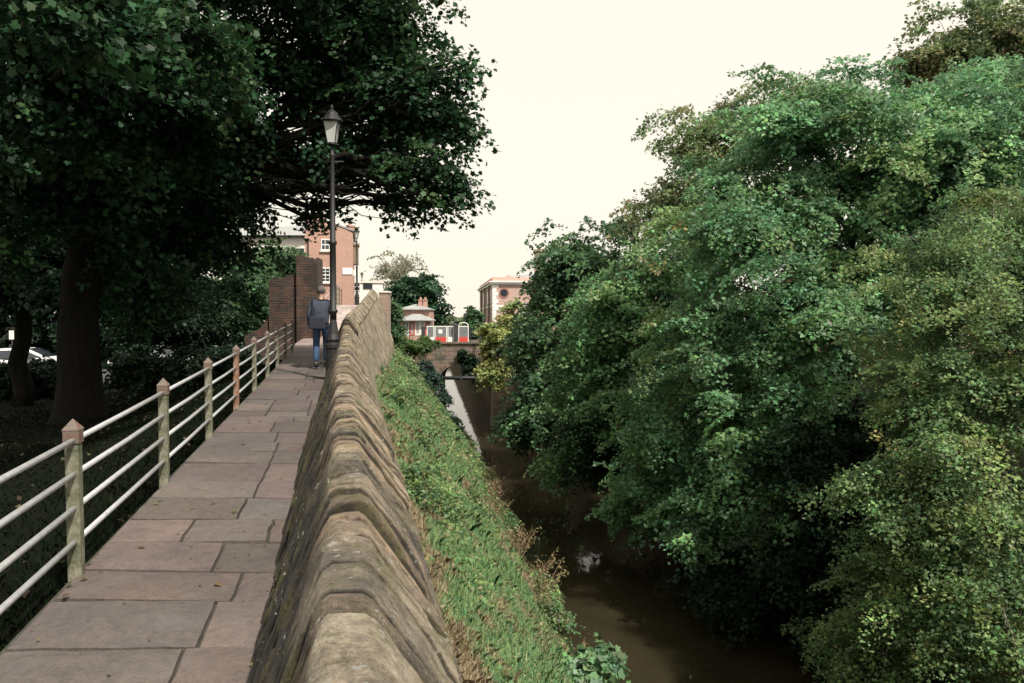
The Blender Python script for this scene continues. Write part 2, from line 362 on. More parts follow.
# ------------------------------------------------------------------ parapet wall
wall = empty('parapet_wall', (XC(4), 4, 0), 'long weathered sandstone parapet with lichened saddle coping beside the flagged path', 'wall')
def loc_parent(o, p): o.parent = p; o.matrix_parent_inverse = Matrix.Translation(-Vector(p.location)); return o
prof = [(-.47, -.15), (-.44, .03), (-.31, .40), (-.18, .72), (-.105, .905), (-.075, .935), (-.04, .955), (.02, .955), (.055, .93), (.15, .80), (.265, .655), (.285, .615), (.275, .55), (.24, .52)]
def resample(pr, n):
    d = [0]
    for a, b_ in zip(pr[:-1], pr[1:]): d.append(d[-1]+math.hypot(b_[0]-a[0], b_[1]-a[1]))
    return [(float(np.interp(k/n*d[-1], d, [p[0] for p in pr])), float(np.interp(k/n*d[-1], d, [p[1] for p in pr]))) for k in range(n+1)]
prof = [(-.47, -.15), (-.44, .03), (-.31, .40), (-.18, .72), (-.105, .905), (-.088, .938), (-.06, .955), (.02, .958), (.048, .945), (.15, .81), (.268, .655), (.285, .625), (.278, .56), (.24, .52)]
pr = []
for p_, q_ in zip(prof[:-1], prof[1:]):
    m_ = max(1, int(math.hypot(q_[0]-p_[0], q_[1]-p_[1])/.03)); pr += [(p_[0]+(q_[0]-p_[0])*u/m_, p_[1]+(q_[1]-p_[1])*u/m_) for u in range(m_)]
pr.append(prof[-1]); pn = []
for i in range(len(pr)):
    a = pr[max(i-1, 0)]; b_ = pr[min(i+1, len(pr)-1)]; t = Vector((b_[0]-a[0], b_[1]-a[1])).normalized(); pn.append((-t.y, t.x))
ys = [-1.6+.05*k for k in range(752)]
rj = random.Random(11); V = []; FF = []; COL = []; y0 = -1.7; k = 0; n = len(pr)
def hsc(y): return interp(y, [(0, 1), (26, 1), (36, .78)])
while y0 < 35.9:
    wd = rj.choice([.07, .09, .12, .15, .19, .24]) + (rj.uniform(.2, .4) if y0 < 1.35 else 0)
    y1 = min(y0+wd, 36.0); gap = rj.uniform(.004, .012)
    step = .014 if y0 < 5 else (.03 if y0 < 12 else .06)
    m_ = max(3, int((y1-y0)/step)); off = rj.uniform(-.007, .003); dxs = rj.uniform(-.004, .004); tl = rj.uniform(-.008, .014); tw = rj.uniform(-.01, .01)
    skw = .12+rj.uniform(-.06, .06); tone = rj.uniform(.62, 1.2); warm = rj.uniform(-.06, .09); worn = rj.random() < .22
    if worn: off -= .007
    stripe = rj.uniform(8, 16); base_i = len(V)
    fr_list = [0, .0]+[q/m_ for q in range(1, m_)]+[1.0, 1.0]
    for ri, fr in enumerate(fr_list):
        endr = ri in (0, len(fr_list)-1)
        yb = y0+gap+(y1-y0-2*gap)*fr
        for i, (a, h) in enumerate(pr):
            # ragged arris: the end ring pulls in by an uneven bevel
            rag = .006+.010*max(0, noise.noise(Vector((a*9, h*9, k*2.7))))+.022*max(0, noise.noise(Vector((a*4+k, h*4, 5)))-.25)
            y = yb-skw*max(a, 0)+.05*a
            dis = off-(tl*(fr-.5)) + tw*a*4 + .016*noise.noise(Vector((a*5+k*3.1, h*4, k*1.7)))
            if not endr and ri in (1, len(fr_list)-2): y += (rag if ri > 2 else -rag)*-.7
            if endr: dis -= rag*1.3
            bed = noise.noise(Vector((yb*stripe*1.5, a*1.2+k, h*1.2))); b2_ = noise.noise(Vector((yb*40, a*5, h*5+k)))
            dis += (.010 if worn else .003)*bed+.003*b2_+.004*noise.noise(Vector((a*12, yb*12, h*12)))+.006*noise.noise(Vector((a*4, yb*4, h*4)))
            cr_ = abs(noise.noise(Vector((a*3.1+k*5, yb*3.1, h*3.1))))
            if cr_ < .022 and k % 2 == 0: dis -= .016*(1-cr_/.022)
            tb_ = noise.noise(Vector((a*22, yb*22, h*22+k)))+.6*noise.noise(Vector((a*45, yb*45, h*45)))
            dis -= .007*abs(tb_)
            if bed < -.36: dis -= .030*min(1, (-.36-bed)/.06)
            pit = noise.noise(Vector((a*7+k, yb*6, h*7+9)))
            if pit > .40: dis -= .09*(pit-.40)
            if i < 4: dis = min(dis, 0)*i/4
            n_ = pn[i]
            V.append((XC(y)+a+dxs*(1 if h > .3 else 0)+n_[0]*dis, y, ZP(y)+h*hsc(y)+n_[1]*dis))
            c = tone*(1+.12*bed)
            if endr: c *= .25  # stone ends darkened: joint dirt and crevice shade put into the colour
            shade_al = noise.noise(Vector((y*1.1, a*3, h*2)))+.5*noise.noise(Vector((y*4, a*7, h*7)))
            if a < -.03: c *= 1-.87*min(1, max(0, (.94-h)*7+shade_al*.9))  # inner face: its shade put into the vertex colour, along with some algae
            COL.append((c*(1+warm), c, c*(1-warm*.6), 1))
    nr = len(fr_list)
    for q in range(nr-1):
        for i in range(n-1):
            b0 = base_i+q*n+i; FF.append((b0, b0+n, b0+n+1, b0+1))
    FF.append(tuple(base_i+i for i in range(n))); FF.append(tuple(base_i+(nr-1)*n+i for i in range(n))[::-1])
    y0 = y1; k += 1
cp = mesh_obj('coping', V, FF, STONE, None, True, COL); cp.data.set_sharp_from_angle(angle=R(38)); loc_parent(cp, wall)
# earth and mortar filling behind the coping stones
pr3 = [(-.40, -.1), (-.27, .36), (-.15, .68), (-.08, .87), (-.03, .905), (.02, .905), (.13, .76), (.235, .62), (.235, .5)]
V = []
for y in ys[::6]:
    for a, h in pr3: V.append((XC(y)+a, y, ZP(y)+h*hsc(y)))
n = len(pr3); FF = [(i*n+j, (i+1)*n+j, (i+1)*n+j+1, i*n+j+1) for i in range(len(ys[::6])-1) for j in range(n-1)]
loc_parent(mesh_obj('mortar', V, FF, simple('mortar', (.05, .045, .035), .95)), wall)
prof2 = [(.235, .56), (.33, .3), (.52, -.25), (.76, -1.0), (.98, -1.7), (1.03, -2.6)]
pr2 = resample(prof2, 24); V = []; ys2 = ys[::2]+[36.0]
for y in ys2:
    hs = interp(y, [(0, 1), (26, 1), (36, .78)])
    for a, h in pr2:
        z = ZP(y)+h*(hs if h > 0 else 1)
        V.append((XC(y)+a+.03*noise.noise(Vector((y*2.5, z*5, 0)))+.015*noise.noise(Vector((y*7, z*9, 0))), y, z))
n = len(pr2); FF = [(i*n+j, (i+1)*n+j, (i+1)*n+j+1, i*n+j+1) for i in range(len(ys2)-1) for j in range(n-1)]
loc_parent(mesh_obj('outer_face', V, FF, FACESTONE, None, True), wall)
# core so that the wall is closed behind its faces
V = []
for y in (-1.6, 10, 19, 25, 35.95): V += [(XC(y)-.22, y, ZP(y)-.3), (XC(y)-.16, y, ZP(y)+.3), (XC(y)+.12, y, ZP(y)+.3), (XC(y)+.3, y, ZP(y)-1.6)]
FF = [(4*i+k, 4*i+4+k, 4*i+4+(k+1) % 4, 4*i+(k+1) % 4) for i in range(4) for k in range(4)]+[(0, 1, 2, 3), (16, 19, 18, 17)]
loc_parent(mesh_obj('core', V, FF, WALLSTONE), wall)
# ------------------------------------------------------------------ leaf machinery
def leaves(P, Nrm, size, col, rng, long=1.5, drop=.15, quadonly=True):
    """P (n,3) positions, Nrm (n,3) leaf normals, size (n,), col (n,3) -> one quad each, folded along the midrib"""
    n = len(P)
    Nrm = Nrm/np.linalg.norm(Nrm, axis=1, keepdims=True)
    rnd = rng.normal(size=(n, 3)); ax = np.cross(Nrm, rnd); ax /= np.linalg.norm(ax, axis=1, keepdims=True)+1e-9
    bx = np.cross(Nrm, ax); s = size[:, None]
    v0 = P-ax*s*.5*long*.6; v2 = P+ax*s*.5*long-Nrm*s*drop
    v1 = P+bx*s*.48+Nrm*s*.12; v3 = P-bx*s*.48+Nrm*s*.12
    if LOBED:      # palmate leaf with five points
        out_ = []
        for r_, a_ in ((.42, 180), (.52, 118), (.36, 95), (.6, 60), (.42, 32), (.70, 0), (.42, -32), (.6, -60), (.36, -95), (.52, -118)):
            ca, sa = math.cos(R(a_)), math.sin(R(a_)); out_.append(P+s*r_*(ca*ax+sa*bx)+Nrm*s*(.16*abs(sa)*r_*2-.18*max(ca, 0)*r_))
        V = np.stack(out_, 1).reshape(-1, 3); Fc = np.arange(10*n).reshape(n, 10)
        return V, Fc, np.repeat(np.concatenate([col, np.ones((n, 1))], 1), 10, 0)
    V = np.stack([v0, v1, v2, v3], 1).reshape(-1, 3); Fc = np.arange(4*n).reshape(n, 4)
    CC = np.repeat(np.concatenate([col, np.ones((n, 1))], 1), 4, 0)
    return V, Fc, CC
LOBED = False
def pal_pick(pal, k, rng):
    pal = np.array(pal); w_ = pal[:, 3]/pal[:, 3].sum()
    return pal[rng.choice(len(pal), size=k, p=w_), :3]
def crown_mesh(name, parent, lobes, pal, leaf=.13, dens=60, seed=1, clump=.55, flat=.4, shell=.5, per=70, mat=None, keep=None, outw=.45, sub=.38):
    """lobes: (centre Vector, rx, ry, rz[, weight]); each lobe carries boughs (sub-lobes) at uneven radii, each bough carries flat sprays of leaves"""
    rng = np.random.default_rng(seed); VV = []; CCs = []; FFc = []; off = 0; cents = []
    for lb in lobes:
        c, rx, ry, rz = lb[:4]; wgt = lb[4] if len(lb) > 4 else 1
        rm = (rx*ry*rz)**(1/3); sr = max(clump*1.25, sub*rm)
        area = (rx*ry+rx*rz+ry*rz)/3*4*math.pi
        ns = max(5, int(area/(sr*sr)*.62*wgt))
        d = rng.normal(size=(ns, 3)); d[:, 2] += .15; d /= np.linalg.norm(d, axis=1, keepdims=True)
        rad = np.clip(.72+.30*rng.normal(size=ns), shell*.7, 1.28)
        sc_ = np.array(c)+d*np.array([rx, ry, rz])*rad[:, None]-d*sr*.45
        cc_all = []
        for si in range(ns):
            s_r = sr*rng.uniform(.55, 1.2); k = max(3, int(dens/46*8.5*(s_r/clump)**2*.34))
            e = rng.normal(size=(k, 3))+d[si]*.9+np.array([0, 0, .35]); e /= np.linalg.norm(e, axis=1, keepdims=True)
            cc = sc_[si]+e*s_r*(.45+.6*rng.random((k, 1)))*np.array([1.15, 1.15, .8])
            btone = rng.uniform(.72, 1.3); bcol = pal_pick(pal, 1, rng)[0]
            cr = clump*(.45+.75*rng.random(k)); pc = (pal_pick(pal, k, rng)*.5+bcol*.5)*btone*(.8+.4*rng.random((k, 1)))
            cc_all.append(cc)
            for q in range(k):
                m_ = int(per*(.6+.8*rng.random())*(cr[q]/clump)**1.6)
                nn = e[q]*outw+np.array([0, 0, 1-outw*.4])+rng.normal(size=3)*.22; nn /= np.linalg.norm(nn)
                tvec = e[q]-nn*np.dot(e[q], nn)+rng.normal(size=3)*.15; tvec -= nn*np.dot(tvec, nn); tvec /= np.linalg.norm(tvec)+1e-9; bvec = np.cross(nn, tvec)
                rr_ = rng.random(m_)**.6; an = rng.random(m_)*2*math.pi; st_ = 1.1+rng.random()*.7
                A = rr_*np.cos(an)*st_; B = rr_*np.sin(an)*.8; H = rng.normal(size=m_)*flat*.22-.30*A*np.abs(A)*.6
                P = cc[q]+cr[q]*(A[:, None]*tvec+B[:, None]*bvec+H[:, None]*nn)
                if keep is not None: P = P[keep(P)]
                m2 = len(P)
                if m2 == 0: continue
                LN = nn+rng.normal(size=(m2, 3))*.55
                col = np.clip(pc[q]*(.75+.5*rng.random((m2, 1)))*(1+.10*rng.normal(size=(m2, 3))), .004, .9)
                V, Fq, CQ = leaves(P, LN, leaf*(.55+.75*rng.random(m2)), col, rng)
                VV.append(V); FFc.append(Fq+off); CCs.append(CQ); off += len(V)
        cents.append((c, np.concatenate(cc_all)))
    o = mesh_obj(name, np.concatenate(VV), np.concatenate(FFc), mat or LEAF, None, False, np.concatenate(CCs))
    print(name, seed, off//4)
    if parent: loc_parent(o, parent)
    return cents
def curve(a, b_, sag, n=6, rnd=None, wob=.1):
    a = Vector(a); b_ = Vector(b_); L = (b_-a).length; out = []
    for i in range(n+1):
        t = i/n; p = a.lerp(b_, t); p.z += sag*L*math.sin(math.pi*t)
        if rnd and 0 < i < n: p += Vector((rnd.uniform(-1, 1), rnd.uniform(-1, 1), rnd.uniform(-1, 1)))*wob*L/n
        out.append(p)
    return out
def tree(name, label, base, tr, fork, lobes, pal, leaf=.13, dens=60, seed=1, group=None, bark=None, limbs=12, trunk_pts=None, twig=.02, over=1.0, **kw):
    """thing > trunk, branches, crown"""
    e = empty(name, base, label, kw.pop('cat', 'tree'), group)
    cents = crown_mesh('crown', e, lobes, pal, leaf, dens, seed, **kw)
    rnd = random.Random(seed); bark = bark or BARK
    base = Vector(base); fork = Vector(fork); mb = MB()
    pts = trunk_pts or curve(base-Vector((0, 0, .3)), fork, 0, 7, rnd, .15)
    n_ = len(pts)-1
    # flared foot, fluted
    rads = [tr*(1+.6*math.exp(-i*1.6)-.35*i/n_) for i in range(n_+1)]
    mb.tube(pts, rads, 14)
    loc_parent(mb.build('trunk', bark, None, True), e)
    mb = MB()
    for c, cc in cents:
        s0 = fork if (c-fork).length < (c-base).length else pts[n_//2]
        L = (c-s0).length
        if L < .2: continue
        limb = curve(s0, c, .08, 7, rnd, .5); r0 = tr*.26 if L > 1.5 else tr*.2
        mb.tube(limb, [r0*(1-.72*i/7) for i in range(8)], 8)
        idx = list(range(len(cc))); rnd.shuffle(idx)
        for q in idx[:limbs]:
            s = limb[rnd.choice([3, 4, 5, 6, 7])]; e2 = c+(Vector(cc[q])-c)*over
            tw = curve(s, e2, .05, 5, rnd, .3); r1 = max(twig, r0*.2)
            mb.tube(tw, [r1*(1-.75*i/5) for i in range(6)], 5)
    if mb.v: loc_parent(mb.build('branches', bark, None, True), e)
    return e
def L(px, py, Y, rx, ry, rz, w=1): return (at(px, py, Y), rx, ry, rz, w)
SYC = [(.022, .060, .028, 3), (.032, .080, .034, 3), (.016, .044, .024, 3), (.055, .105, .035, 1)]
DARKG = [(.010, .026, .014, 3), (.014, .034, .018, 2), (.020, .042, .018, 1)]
MAPLE = [(.135, .265, .135, 4), (.10, .205, .11, 3), (.19, .335, .15, 2), (.24, .32, .12, .4)]
ASH = [(.15, .24, .10, 3), (.10, .18, .08, 3), (.25, .32, .12, 1.8), (.06, .11, .05, 2), (.28, .2, .07, .05)]
BROWN = [(.18, .25, .12, 3), (.22, .26, .12, 2), (.23, .18, .09, .5), (.09, .15, .07, 3)]
YEL = [(.26, .30, .11, 3), (.17, .24, .10, 2), (.34, .33, .13, 1)]
MID = [(.065, .135, .065, 3), (.095, .175, .08, 3), (.045, .095, .052, 2)]
# ---- left: great sycamore over the path and its neighbours
lawnz = lambda Y: lawn_far(Y)
b1 = at(80, 425, 17); b1.z = lawnz(17)
T1 = [L(455, 193, 16.2, .42, .6, .22), L(428, 208, 16.3, .4, .5, .18), L(465, 95, 16.3, .4, .5, .4), L(395, 205, 16.8, .4, .5, .2), L(330, 95, 18, 2.6, 2.2, 2.0), L(412, 105, 16.5, 1.15, 1.4, 1.25), L(385, 30, 17, 1.3, 1.8, 1.3), L(255, 60, 16.5, 2.2, 2.2, 1.9), L(445, 130, 16, .65, .8, .75),
      L(425, 178, 16.2, .75, 1.0, .45), L(360, 165, 17.5, 1.2, 1.3, .7), L(330, 215, 17.5, .45, .6, .3), L(140, 60, 13, 2.3, 2.4, 2.0), L(30, 70, 12, 2.0, 2.2, 2.0), L(200, 145, 16.5, 1.5, 1.8, 1.1),
      L(90, 170, 15, 2.2, 2.4, 1.6), L(0, 180, 14, 2, 2.2, 1.8), L(285, 165, 18, 1.5, 1.8, .75), L(300, -60, 16.5, 3, 3, 1.6), L(120, -70, 13, 3.2, 3, 1.6),
      L(60, 10, 8.5, 1.0, 1.2, .7), L(150, 40, 9.5, .9, 1.1, .6), L(225, 205, 18.5, 1.2, 1.3, .55), L(225, 255, 18, .8, 1.0, .5), L(190, 235, 18, .9, 1.0, .6), L(150, 300, 19, 1.4, 1.2, .9), L(130, 240, 18, 1.6, 1.4, 1.1)]
LOBED = True
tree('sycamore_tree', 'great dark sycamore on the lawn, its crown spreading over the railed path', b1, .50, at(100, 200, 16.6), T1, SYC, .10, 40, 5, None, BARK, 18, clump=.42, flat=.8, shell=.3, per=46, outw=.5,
     trunk_pts=[b1-Vector((0, 0, .3)), b1+Vector((0, 0, .35)), at(80, 380, 17), at(78, 330, 17), at(82, 270, 16.9), at(92, 230, 16.8), at(100, 200, 16.6)])
LOBED = False
b2 = at(20, 400, 22); b2.z = lawnz(22)
T2 = [L(0, 250, 21, 2.2, 2.2, 1.7), L(90, 270, 21, 2.0, 2.2, 1.3), L(10, 130, 22, 3.5, 3, 3), L(-80, 200, 20, 3, 3, 3), L(150, 230, 23, 2.3, 2, 1.4)]
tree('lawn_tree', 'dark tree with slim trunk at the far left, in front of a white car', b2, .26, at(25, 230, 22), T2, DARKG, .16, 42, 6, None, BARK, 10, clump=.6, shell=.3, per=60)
for k, (px, top, bot, rx, lab) in enumerate([(-30, 120, 368, 4.5, 'leftmost dense dark tree closing the back of the lawn'), (85, 130, 368, 4.2, 'dense dark tree straight behind the big sycamore trunk'),
                                  (175, 165, 368, 3.4, 'dense dark tree behind the lawn, nearest the green shrubs')]):
    Yt = 44+k; a = at(px, (top+bot)/2, Yt); hz = (bot-top)/2/F*Yt
    bb_ = Vector((a.x, Yt, lawnz(Yt)))
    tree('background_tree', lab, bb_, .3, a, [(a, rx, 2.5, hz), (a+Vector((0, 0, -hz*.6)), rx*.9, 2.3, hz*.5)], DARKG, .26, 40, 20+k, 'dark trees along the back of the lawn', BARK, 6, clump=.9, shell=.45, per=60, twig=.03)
for k, (px, py, Y, rx, rz, pl, lab) in enumerate([(235, 292, 33, 1.7, 1.5, MID, 'bright green shrub between the dark trees and the ruined brick wall'), (283, 268, 36, 1.3, 1.2, MID, 'lighter leafy shrub showing above the low arm of the ruined brick wall'),
                                         (180, 310, 30, 1.8, 1.3, DARKG, 'dark green shrub on the lawn left of the bright shrub'), (222, 362, 25, 1.5, .5, DARKG, 'low dark bush at the foot of the bright shrub'), (20, 378, 26, 2.0, .5, DARKG, 'low dark bush in front of the white car at the left edge'), (150, 372, 25, 1.3, .45, DARKG, 'low dark bush right of the big sycamore trunk'), (118, 330, 29, 1.2, .9, DARKG, 'dark bush just behind the big sycamore trunk')]):
    a = at(px, py, Y); gz = lawnz(Y)
    tree('shrub', lab, (a.x, Y, gz), .07, (a.x, Y, a.z), [(a, rx, rx, rz), (a+Vector((.4, 0, -rz*.8)), rx*.85, rx*.8, rz*.8)], pl, .11, 60, 30+k, 'shrubs beyond the lawn', BARK, 6, clump=.4, per=55, cat='shrub')
a = at(-6, 158, 5)
# ---- right bank trees
def keepf(P):   # nothing below the water or across the near bank
    return (P[:, 2] > WZ+.12)
mB = Vector((9.5, 22, -1.5))
TB = [L(850, 190, 21, 4.0, 3, 2.7), L(740, 240, 21.5, 2.2, 2.5, 2.2), L(950, 170, 21, 3, 3, 2.2), L(810, 130, 22, 2.4, 2.2, 1.2), L(720, 340, 20.5, 2.0, 2.2, 1.9), L(830, 330, 19.5, 2.6, 2.4, 2.2),
      L(670, 430, 21.5, 1.7, 2.2, 1.7), L(770, 440, 19, 2.1, 2.2, 1.9), L(640, 500, 23, 1.1, 1.8, 1.2), L(720, 520, 19.5, 1.5, 1.6, 1.3), L(920, 290, 20, 2.6, 2.4, 2.2), L(1010, 130, 23, 2.5, 3, 2.2)]
tree('broad_maple', 'broad bright green tree leaning over the canal, the largest crown on the right bank', mB, .34, at(850, 260, 22), TB, MAPLE, .098, 44, 41, None, BARK, 14, clump=.5, flat=.5, shell=.4, per=98, twig=.03, keep=keepf)
TB2 = [L(640, 290, 28, 2.0, 2.2, 1.7), L(600, 340, 28, 1.7, 2.2, 2.0), L(690, 330, 27, 2.0, 2, 2), L(590, 420, 28, 1.8, 2.2, 2.0), L(640, 400, 26.5, 1.8, 2.2, 1.9), (Vector((4.2, 28, -3.2)), 1.3, 1.4, 1.2), (Vector((5.6, 24, -3.6)), 1.3, 1.4, 1.2), L(570, 470, 29, 1.0, 1.6, .9), L(700, 250, 29, 1.7, 2, 1.5)]
tree('canal_tree', 'yellow-green tree in the middle of the right bank, left of the largest crown', Vector((7.5, 29, -1.5)), .28, at(650, 360, 29), TB2, [(.12, .24, .11, 4), (.09, .185, .09, 3), (.18, .28, .11, 1.2), (.35, .22, .08, .05)], .13, 46, 42, None, BARK, 12, clump=.58, flat=.5, shell=.45, per=62, keep=keepf)
TC = [(Vector((6.3, 36, -1)), 1.8, 2, 1.8), L(585, 265, 37, 2.3, 2.4, 1.9), L(555, 290, 38, 1.6, 2.2, 2.0), L(533, 345, 38, 1.2, 2.0, 1.6), L(560, 360, 37, 2.1, 2.2, 2.4), L(540, 415, 37, 1.7, 2, 1.8), L(520, 430, 38, 1.0, 1.8, 1.3), L(610, 330, 36, 2, 2, 2.2)]
tree('round_tree', 'dark blue-green round tree on the right bank, in front of the pink brick building', Vector((5.0, 38, -1.5)), .28, at(570, 330, 38), TC, MID, .165, 48, 43, None, BARK, 10, clump=.68, flat=.5, shell=.5, per=55, keep=keepf)
TY = [L(500, 345, 47, 1.1, 1.4, 1.3), L(492, 372, 47, .8, 1.2, .9), L(515, 325, 48, .9, 1.2, 1.2)]
tree('yellow_bush', 'yellow-green bush hanging over the canal beside the bridge', Vector((.9, 48, -2)), .1, at(502, 350, 47.5), TY, YEL, .17, 60, 44, None, BARK, 8, clump=.5, per=50, cat='shrub')
TD = [L(700, 150, 33, 2.2, 2, 2.2), L(745, 130, 34, 1.9, 2, 1.9), L(680, 205, 33, 1.6, 2, 1.5), L(790, 110, 35, 1.8, 2, 1.3), L(630, 225, 40, 1.3, 1.2, 1.1)]
tree('autumn_tree', 'olive-brown tree rising behind the middle of the right bank trees', Vector((10, 35, 0)), .3, at(725, 230, 34), TD, BROWN, .14, 34, 45, None, BARK, 14, clump=.55, flat=.8, shell=.35, per=50)
TE = [L(965, 50, 29, 2.2, 2, 1.7), L(920, 75, 29.5, 1.1, 1.5, .9), L(1010, 40, 29, 1.9, 2, 1.7), L(1000, 100, 30, 2.0, 2, 1.5)]
tree('tall_autumn_tree', 'tall brownish tree at the top right, higher than the broad crown', Vector((18.5, 30, 0)), .32, at(980, 110, 30), TE, BROWN, .125, 34, 46, None, BARK, 14, clump=.5, flat=.8, shell=.3, per=52)
TA = [L(965, 300, 14.5, 1.5, 1.6, 1.4), L(1010, 380, 13.5, 1.7, 1.6, 1.7), L(920, 400, 14, 1.0, 1.3, 1.0), L(930, 490, 13, 1.2, 1.3, 1.1), L(1000, 520, 12.5, 1.6, 1.4, 1.4), L(920, 590, 13, 1.4, 1.3, 1.0), L(990, 640, 12, 1.5, 1.3, 1.1), L(1040, 250, 15, 1.5, 1.5, 1.6), L(860, 640, 14.5, 1.0, 1.2, .8)]
tree('ash_tree', 'pale yellow-green tree with whitish twigs at the right edge, nearest the camera', Vector((11.2, 14.5, -2.6)), .26, at(1000, 420, 14.5), TA, ASH, .056, 46, 47, None, PALEBARK, 46, clump=.34, flat=.6, shell=.35, per=100, twig=.017, over=1.12, keep=keepf)
for k, (px, py, Y, rx, rz, lab) in enumerate([(735, 590, 18.5, 1.1, 1.0, 'dark waterside bush under the largest crown'), (820, 570, 17.2, 1.6, 1.4, 'dark bush in deep shade between the largest crown and the pale tree'),
        (860, 470, 17.5, 1.8, 1.8, 'dark bush directly left of the pale yellow-green tree'), (880, 665, 15.6, 1.2, .7, 'lowest dark bush at the bottom edge, overhanging the water'), (600, 450, 27, 1.5, 1.4, 'dark bush under the yellow-green tree of the right bank')]):
    a = at(px, py, Y)
    tree('bank_bush', lab, (a.x+1.2, Y+.6, -3.0), .08, a, [(a, rx, rx, rz), (a+Vector((1.0, .5, -.3)), rx, rx, rz)], DARKG, .10, 46, 50+k, 'dark bushes at the foot of the right bank', BARK, 8, clump=.45, per=60, cat='shrub', keep=keepf)
for k, (c_, r_, lab) in enumerate([(Vector((7.6, 33, -1.0)), 2.0, 'dark undergrowth bush on the right terrace behind the yellow-green tree'), (Vector((6.6, 42, -.6)), 2.0, 'dark undergrowth bush on the right terrace behind the round tree'),
        (Vector((8.6, 26, -1.5)), 1.8, 'dark undergrowth bush on the right terrace by the trunk of the largest crown'), (Vector((4.4, 47, -.6)), 1.5, 'dark undergrowth bush on the right terrace behind the yellow-green waterside bush')]):
    tree('bank_bush', lab, (c_.x, c_.y, -2.4), .08, c_, [(c_, r_, r_*.8, r_*.8)], DARKG, .16, 46, 56+k, 'dark bushes at the foot of the right bank', BARK, 8, clump=.55, per=50, cat='shrub')
# ---- distant trees
def bare(a, Rr, base, seed, label):
    e = empty('feathery_tree', base, label, 'tree'); rnd = random.Random(seed); mb = MB(); base = Vector(base)
    mb.tube([base, base.lerp(a, .5), a-Vector((0, 0, Rr*.55))], [.4, .3, .22], 8); loc_parent(mb.build('trunk', PALEBARK, None, True), e); mb = MB()
    def grow(p, d, L_, r, dep):
        q = p+d*L_; m_ = p.lerp(q, .5)+Vector((rnd.uniform(-1, 1), rnd.uniform(-1, 1), rnd.uniform(-1, 1)))*L_*.08
        mb.tube([p, m_, q], [r, r*.8, r*.62], 4)
        if dep == 0: return
        for _ in range(3):
            nd = (d+Vector((rnd.uniform(-1, 1), rnd.uniform(-1, 1), rnd.uniform(-.6, .8)))*.62).normalized(); grow(q, nd, L_*rnd.uniform(.62, .85), r*.6, dep-1)
    s = a-Vector((0, 0, Rr*.6))
    for k in range(7):
        an = k*.9; grow(s, Vector((math.cos(an)*.7, math.sin(an)*.7, .9)).normalized(), Rr*.42, .12, 4)
    loc_parent(mb.build('branches', PALEBARK, None), e)
    crown_mesh('crown', e, [(a, Rr, Rr, Rr*.8)], [(.24, .25, .17, 1), (.20, .22, .14, 1)], .22, 14, seed, clump=.7, per=20, shell=.4)
bare(at(397, 272, 92), 3.0, (at(397, 272, 92).x, 92, 0), 4, 'pale feathery thin-leaved tree behind the dark green one')
a = at(419, 297, 82)
tree('rounded_tree', 'dark green rounded tree behind the little gatehouse', (a.x, 82, 0), .3, a, [(a, 2.5, 2.3, 2.5), (a+Vector((1.0, 0, -2)), 2.0, 2, 2), (a+Vector((-1.6, 0, -1.2)), 1.8, 2, 2.2)], [(.03, .075, .04, 2), (.045, .10, .05, 1)], .28, 50, 60, None, BARK, 8, clump=.8, per=50)
a = at(473, 322, 74)
tree('small_tree', 'small dark tree between the bridge and the pink brick building', (a.x, 74, -1), .12, a, [(a, .75, .8, 1.5), (a+Vector((.2, 0, -1)), 1.0, 1, 1.2)], MID, .2, 55, 61, None, BARK, 6, clump=.45, per=45)
for k, (px, py, Y, r) in enumerate([(450, 325, 250, 4.0), (466, 325, 262, 4.4), (436, 325, 255, 4.6)]):
    a = at(px, py, Y); a.z = max(a.z, .8)
    tree('distant_tree', ['middle one of the three low pale trees far beyond the bridge', 'rightmost of the three low pale trees far beyond the bridge', 'leftmost of the three low pale trees far beyond the bridge'][k], (a.x, Y, 0), .15, a, [(a, r, r, 1.8)], [(.12, .16, .09, 1)], .7, 40, 70+k, 'low trees beyond the bridge', BARK, 4, clump=1.3, per=30)
# ---- left bank growth
a = at(447, 395, 42)
tree('waterside_shrub', 'dark glossy shrub hanging over the water below the bridge', (a.x-.5, 42, -3.9), .08, a, [(at(426, 378, 43), .5, .9, .8), (at(431, 400, 41.5), .75, 1.0, .9), (at(447, 428, 39.5), .65, .9, .55)], [(.03, .06, .045, 3), (.06, .09, .075, 2), (.02, .045, .03, 2)], .13, 95, 62, None, BARK, 8, clump=.36, per=50, cat='shrub')
a = at(410, 347, 50)
tree('hedge', 'low bright green hedge along the foot of the gatehouse', (a.x, 50, -.6), .05, a, [(at(400, 346, 50), 1.2, .6, .55), (at(418, 347, 50.5), 1.1, .6, .5)], [(.08, .14, .05, 2), (.12, .18, .06, 1)], .11, 110, 63, None, BARK, 3, clump=.3, per=45, cat='hedge')
a = at(393, 318, 41)
tree('pier_bush', 'narrow green bush just right of the brick pier at the end of the parapet', (a.x, 41, .3), .05, a, [(a, .35, .5, .9), (a+Vector((.1, 0, -.7)), .35, .4, .5)], MID, .09, 120, 64, None, BARK, 4, clump=.25, per=40, cat='shrub')
# sycamore sapling by the water, bottom edge
a = Vector((1.55, 14.2, 0)); a = at(598, 672, 13.2)
LOBED = True
tree('sapling', 'young broad-leaved sapling on the grassy bank at the bottom edge', (a.x-.1, 13.2, a.z-.9), .03, a, [(a, .62, .5, .28), (a+Vector((-.2, .1, -.25)), .5, .4, .25)], [(.10, .19, .10, 2), (.15, .24, .13, 2)], .15, 60, 65, None, BARK, 8, clump=.22, per=9, cat='sapling', twig=.008)
LOBED = False
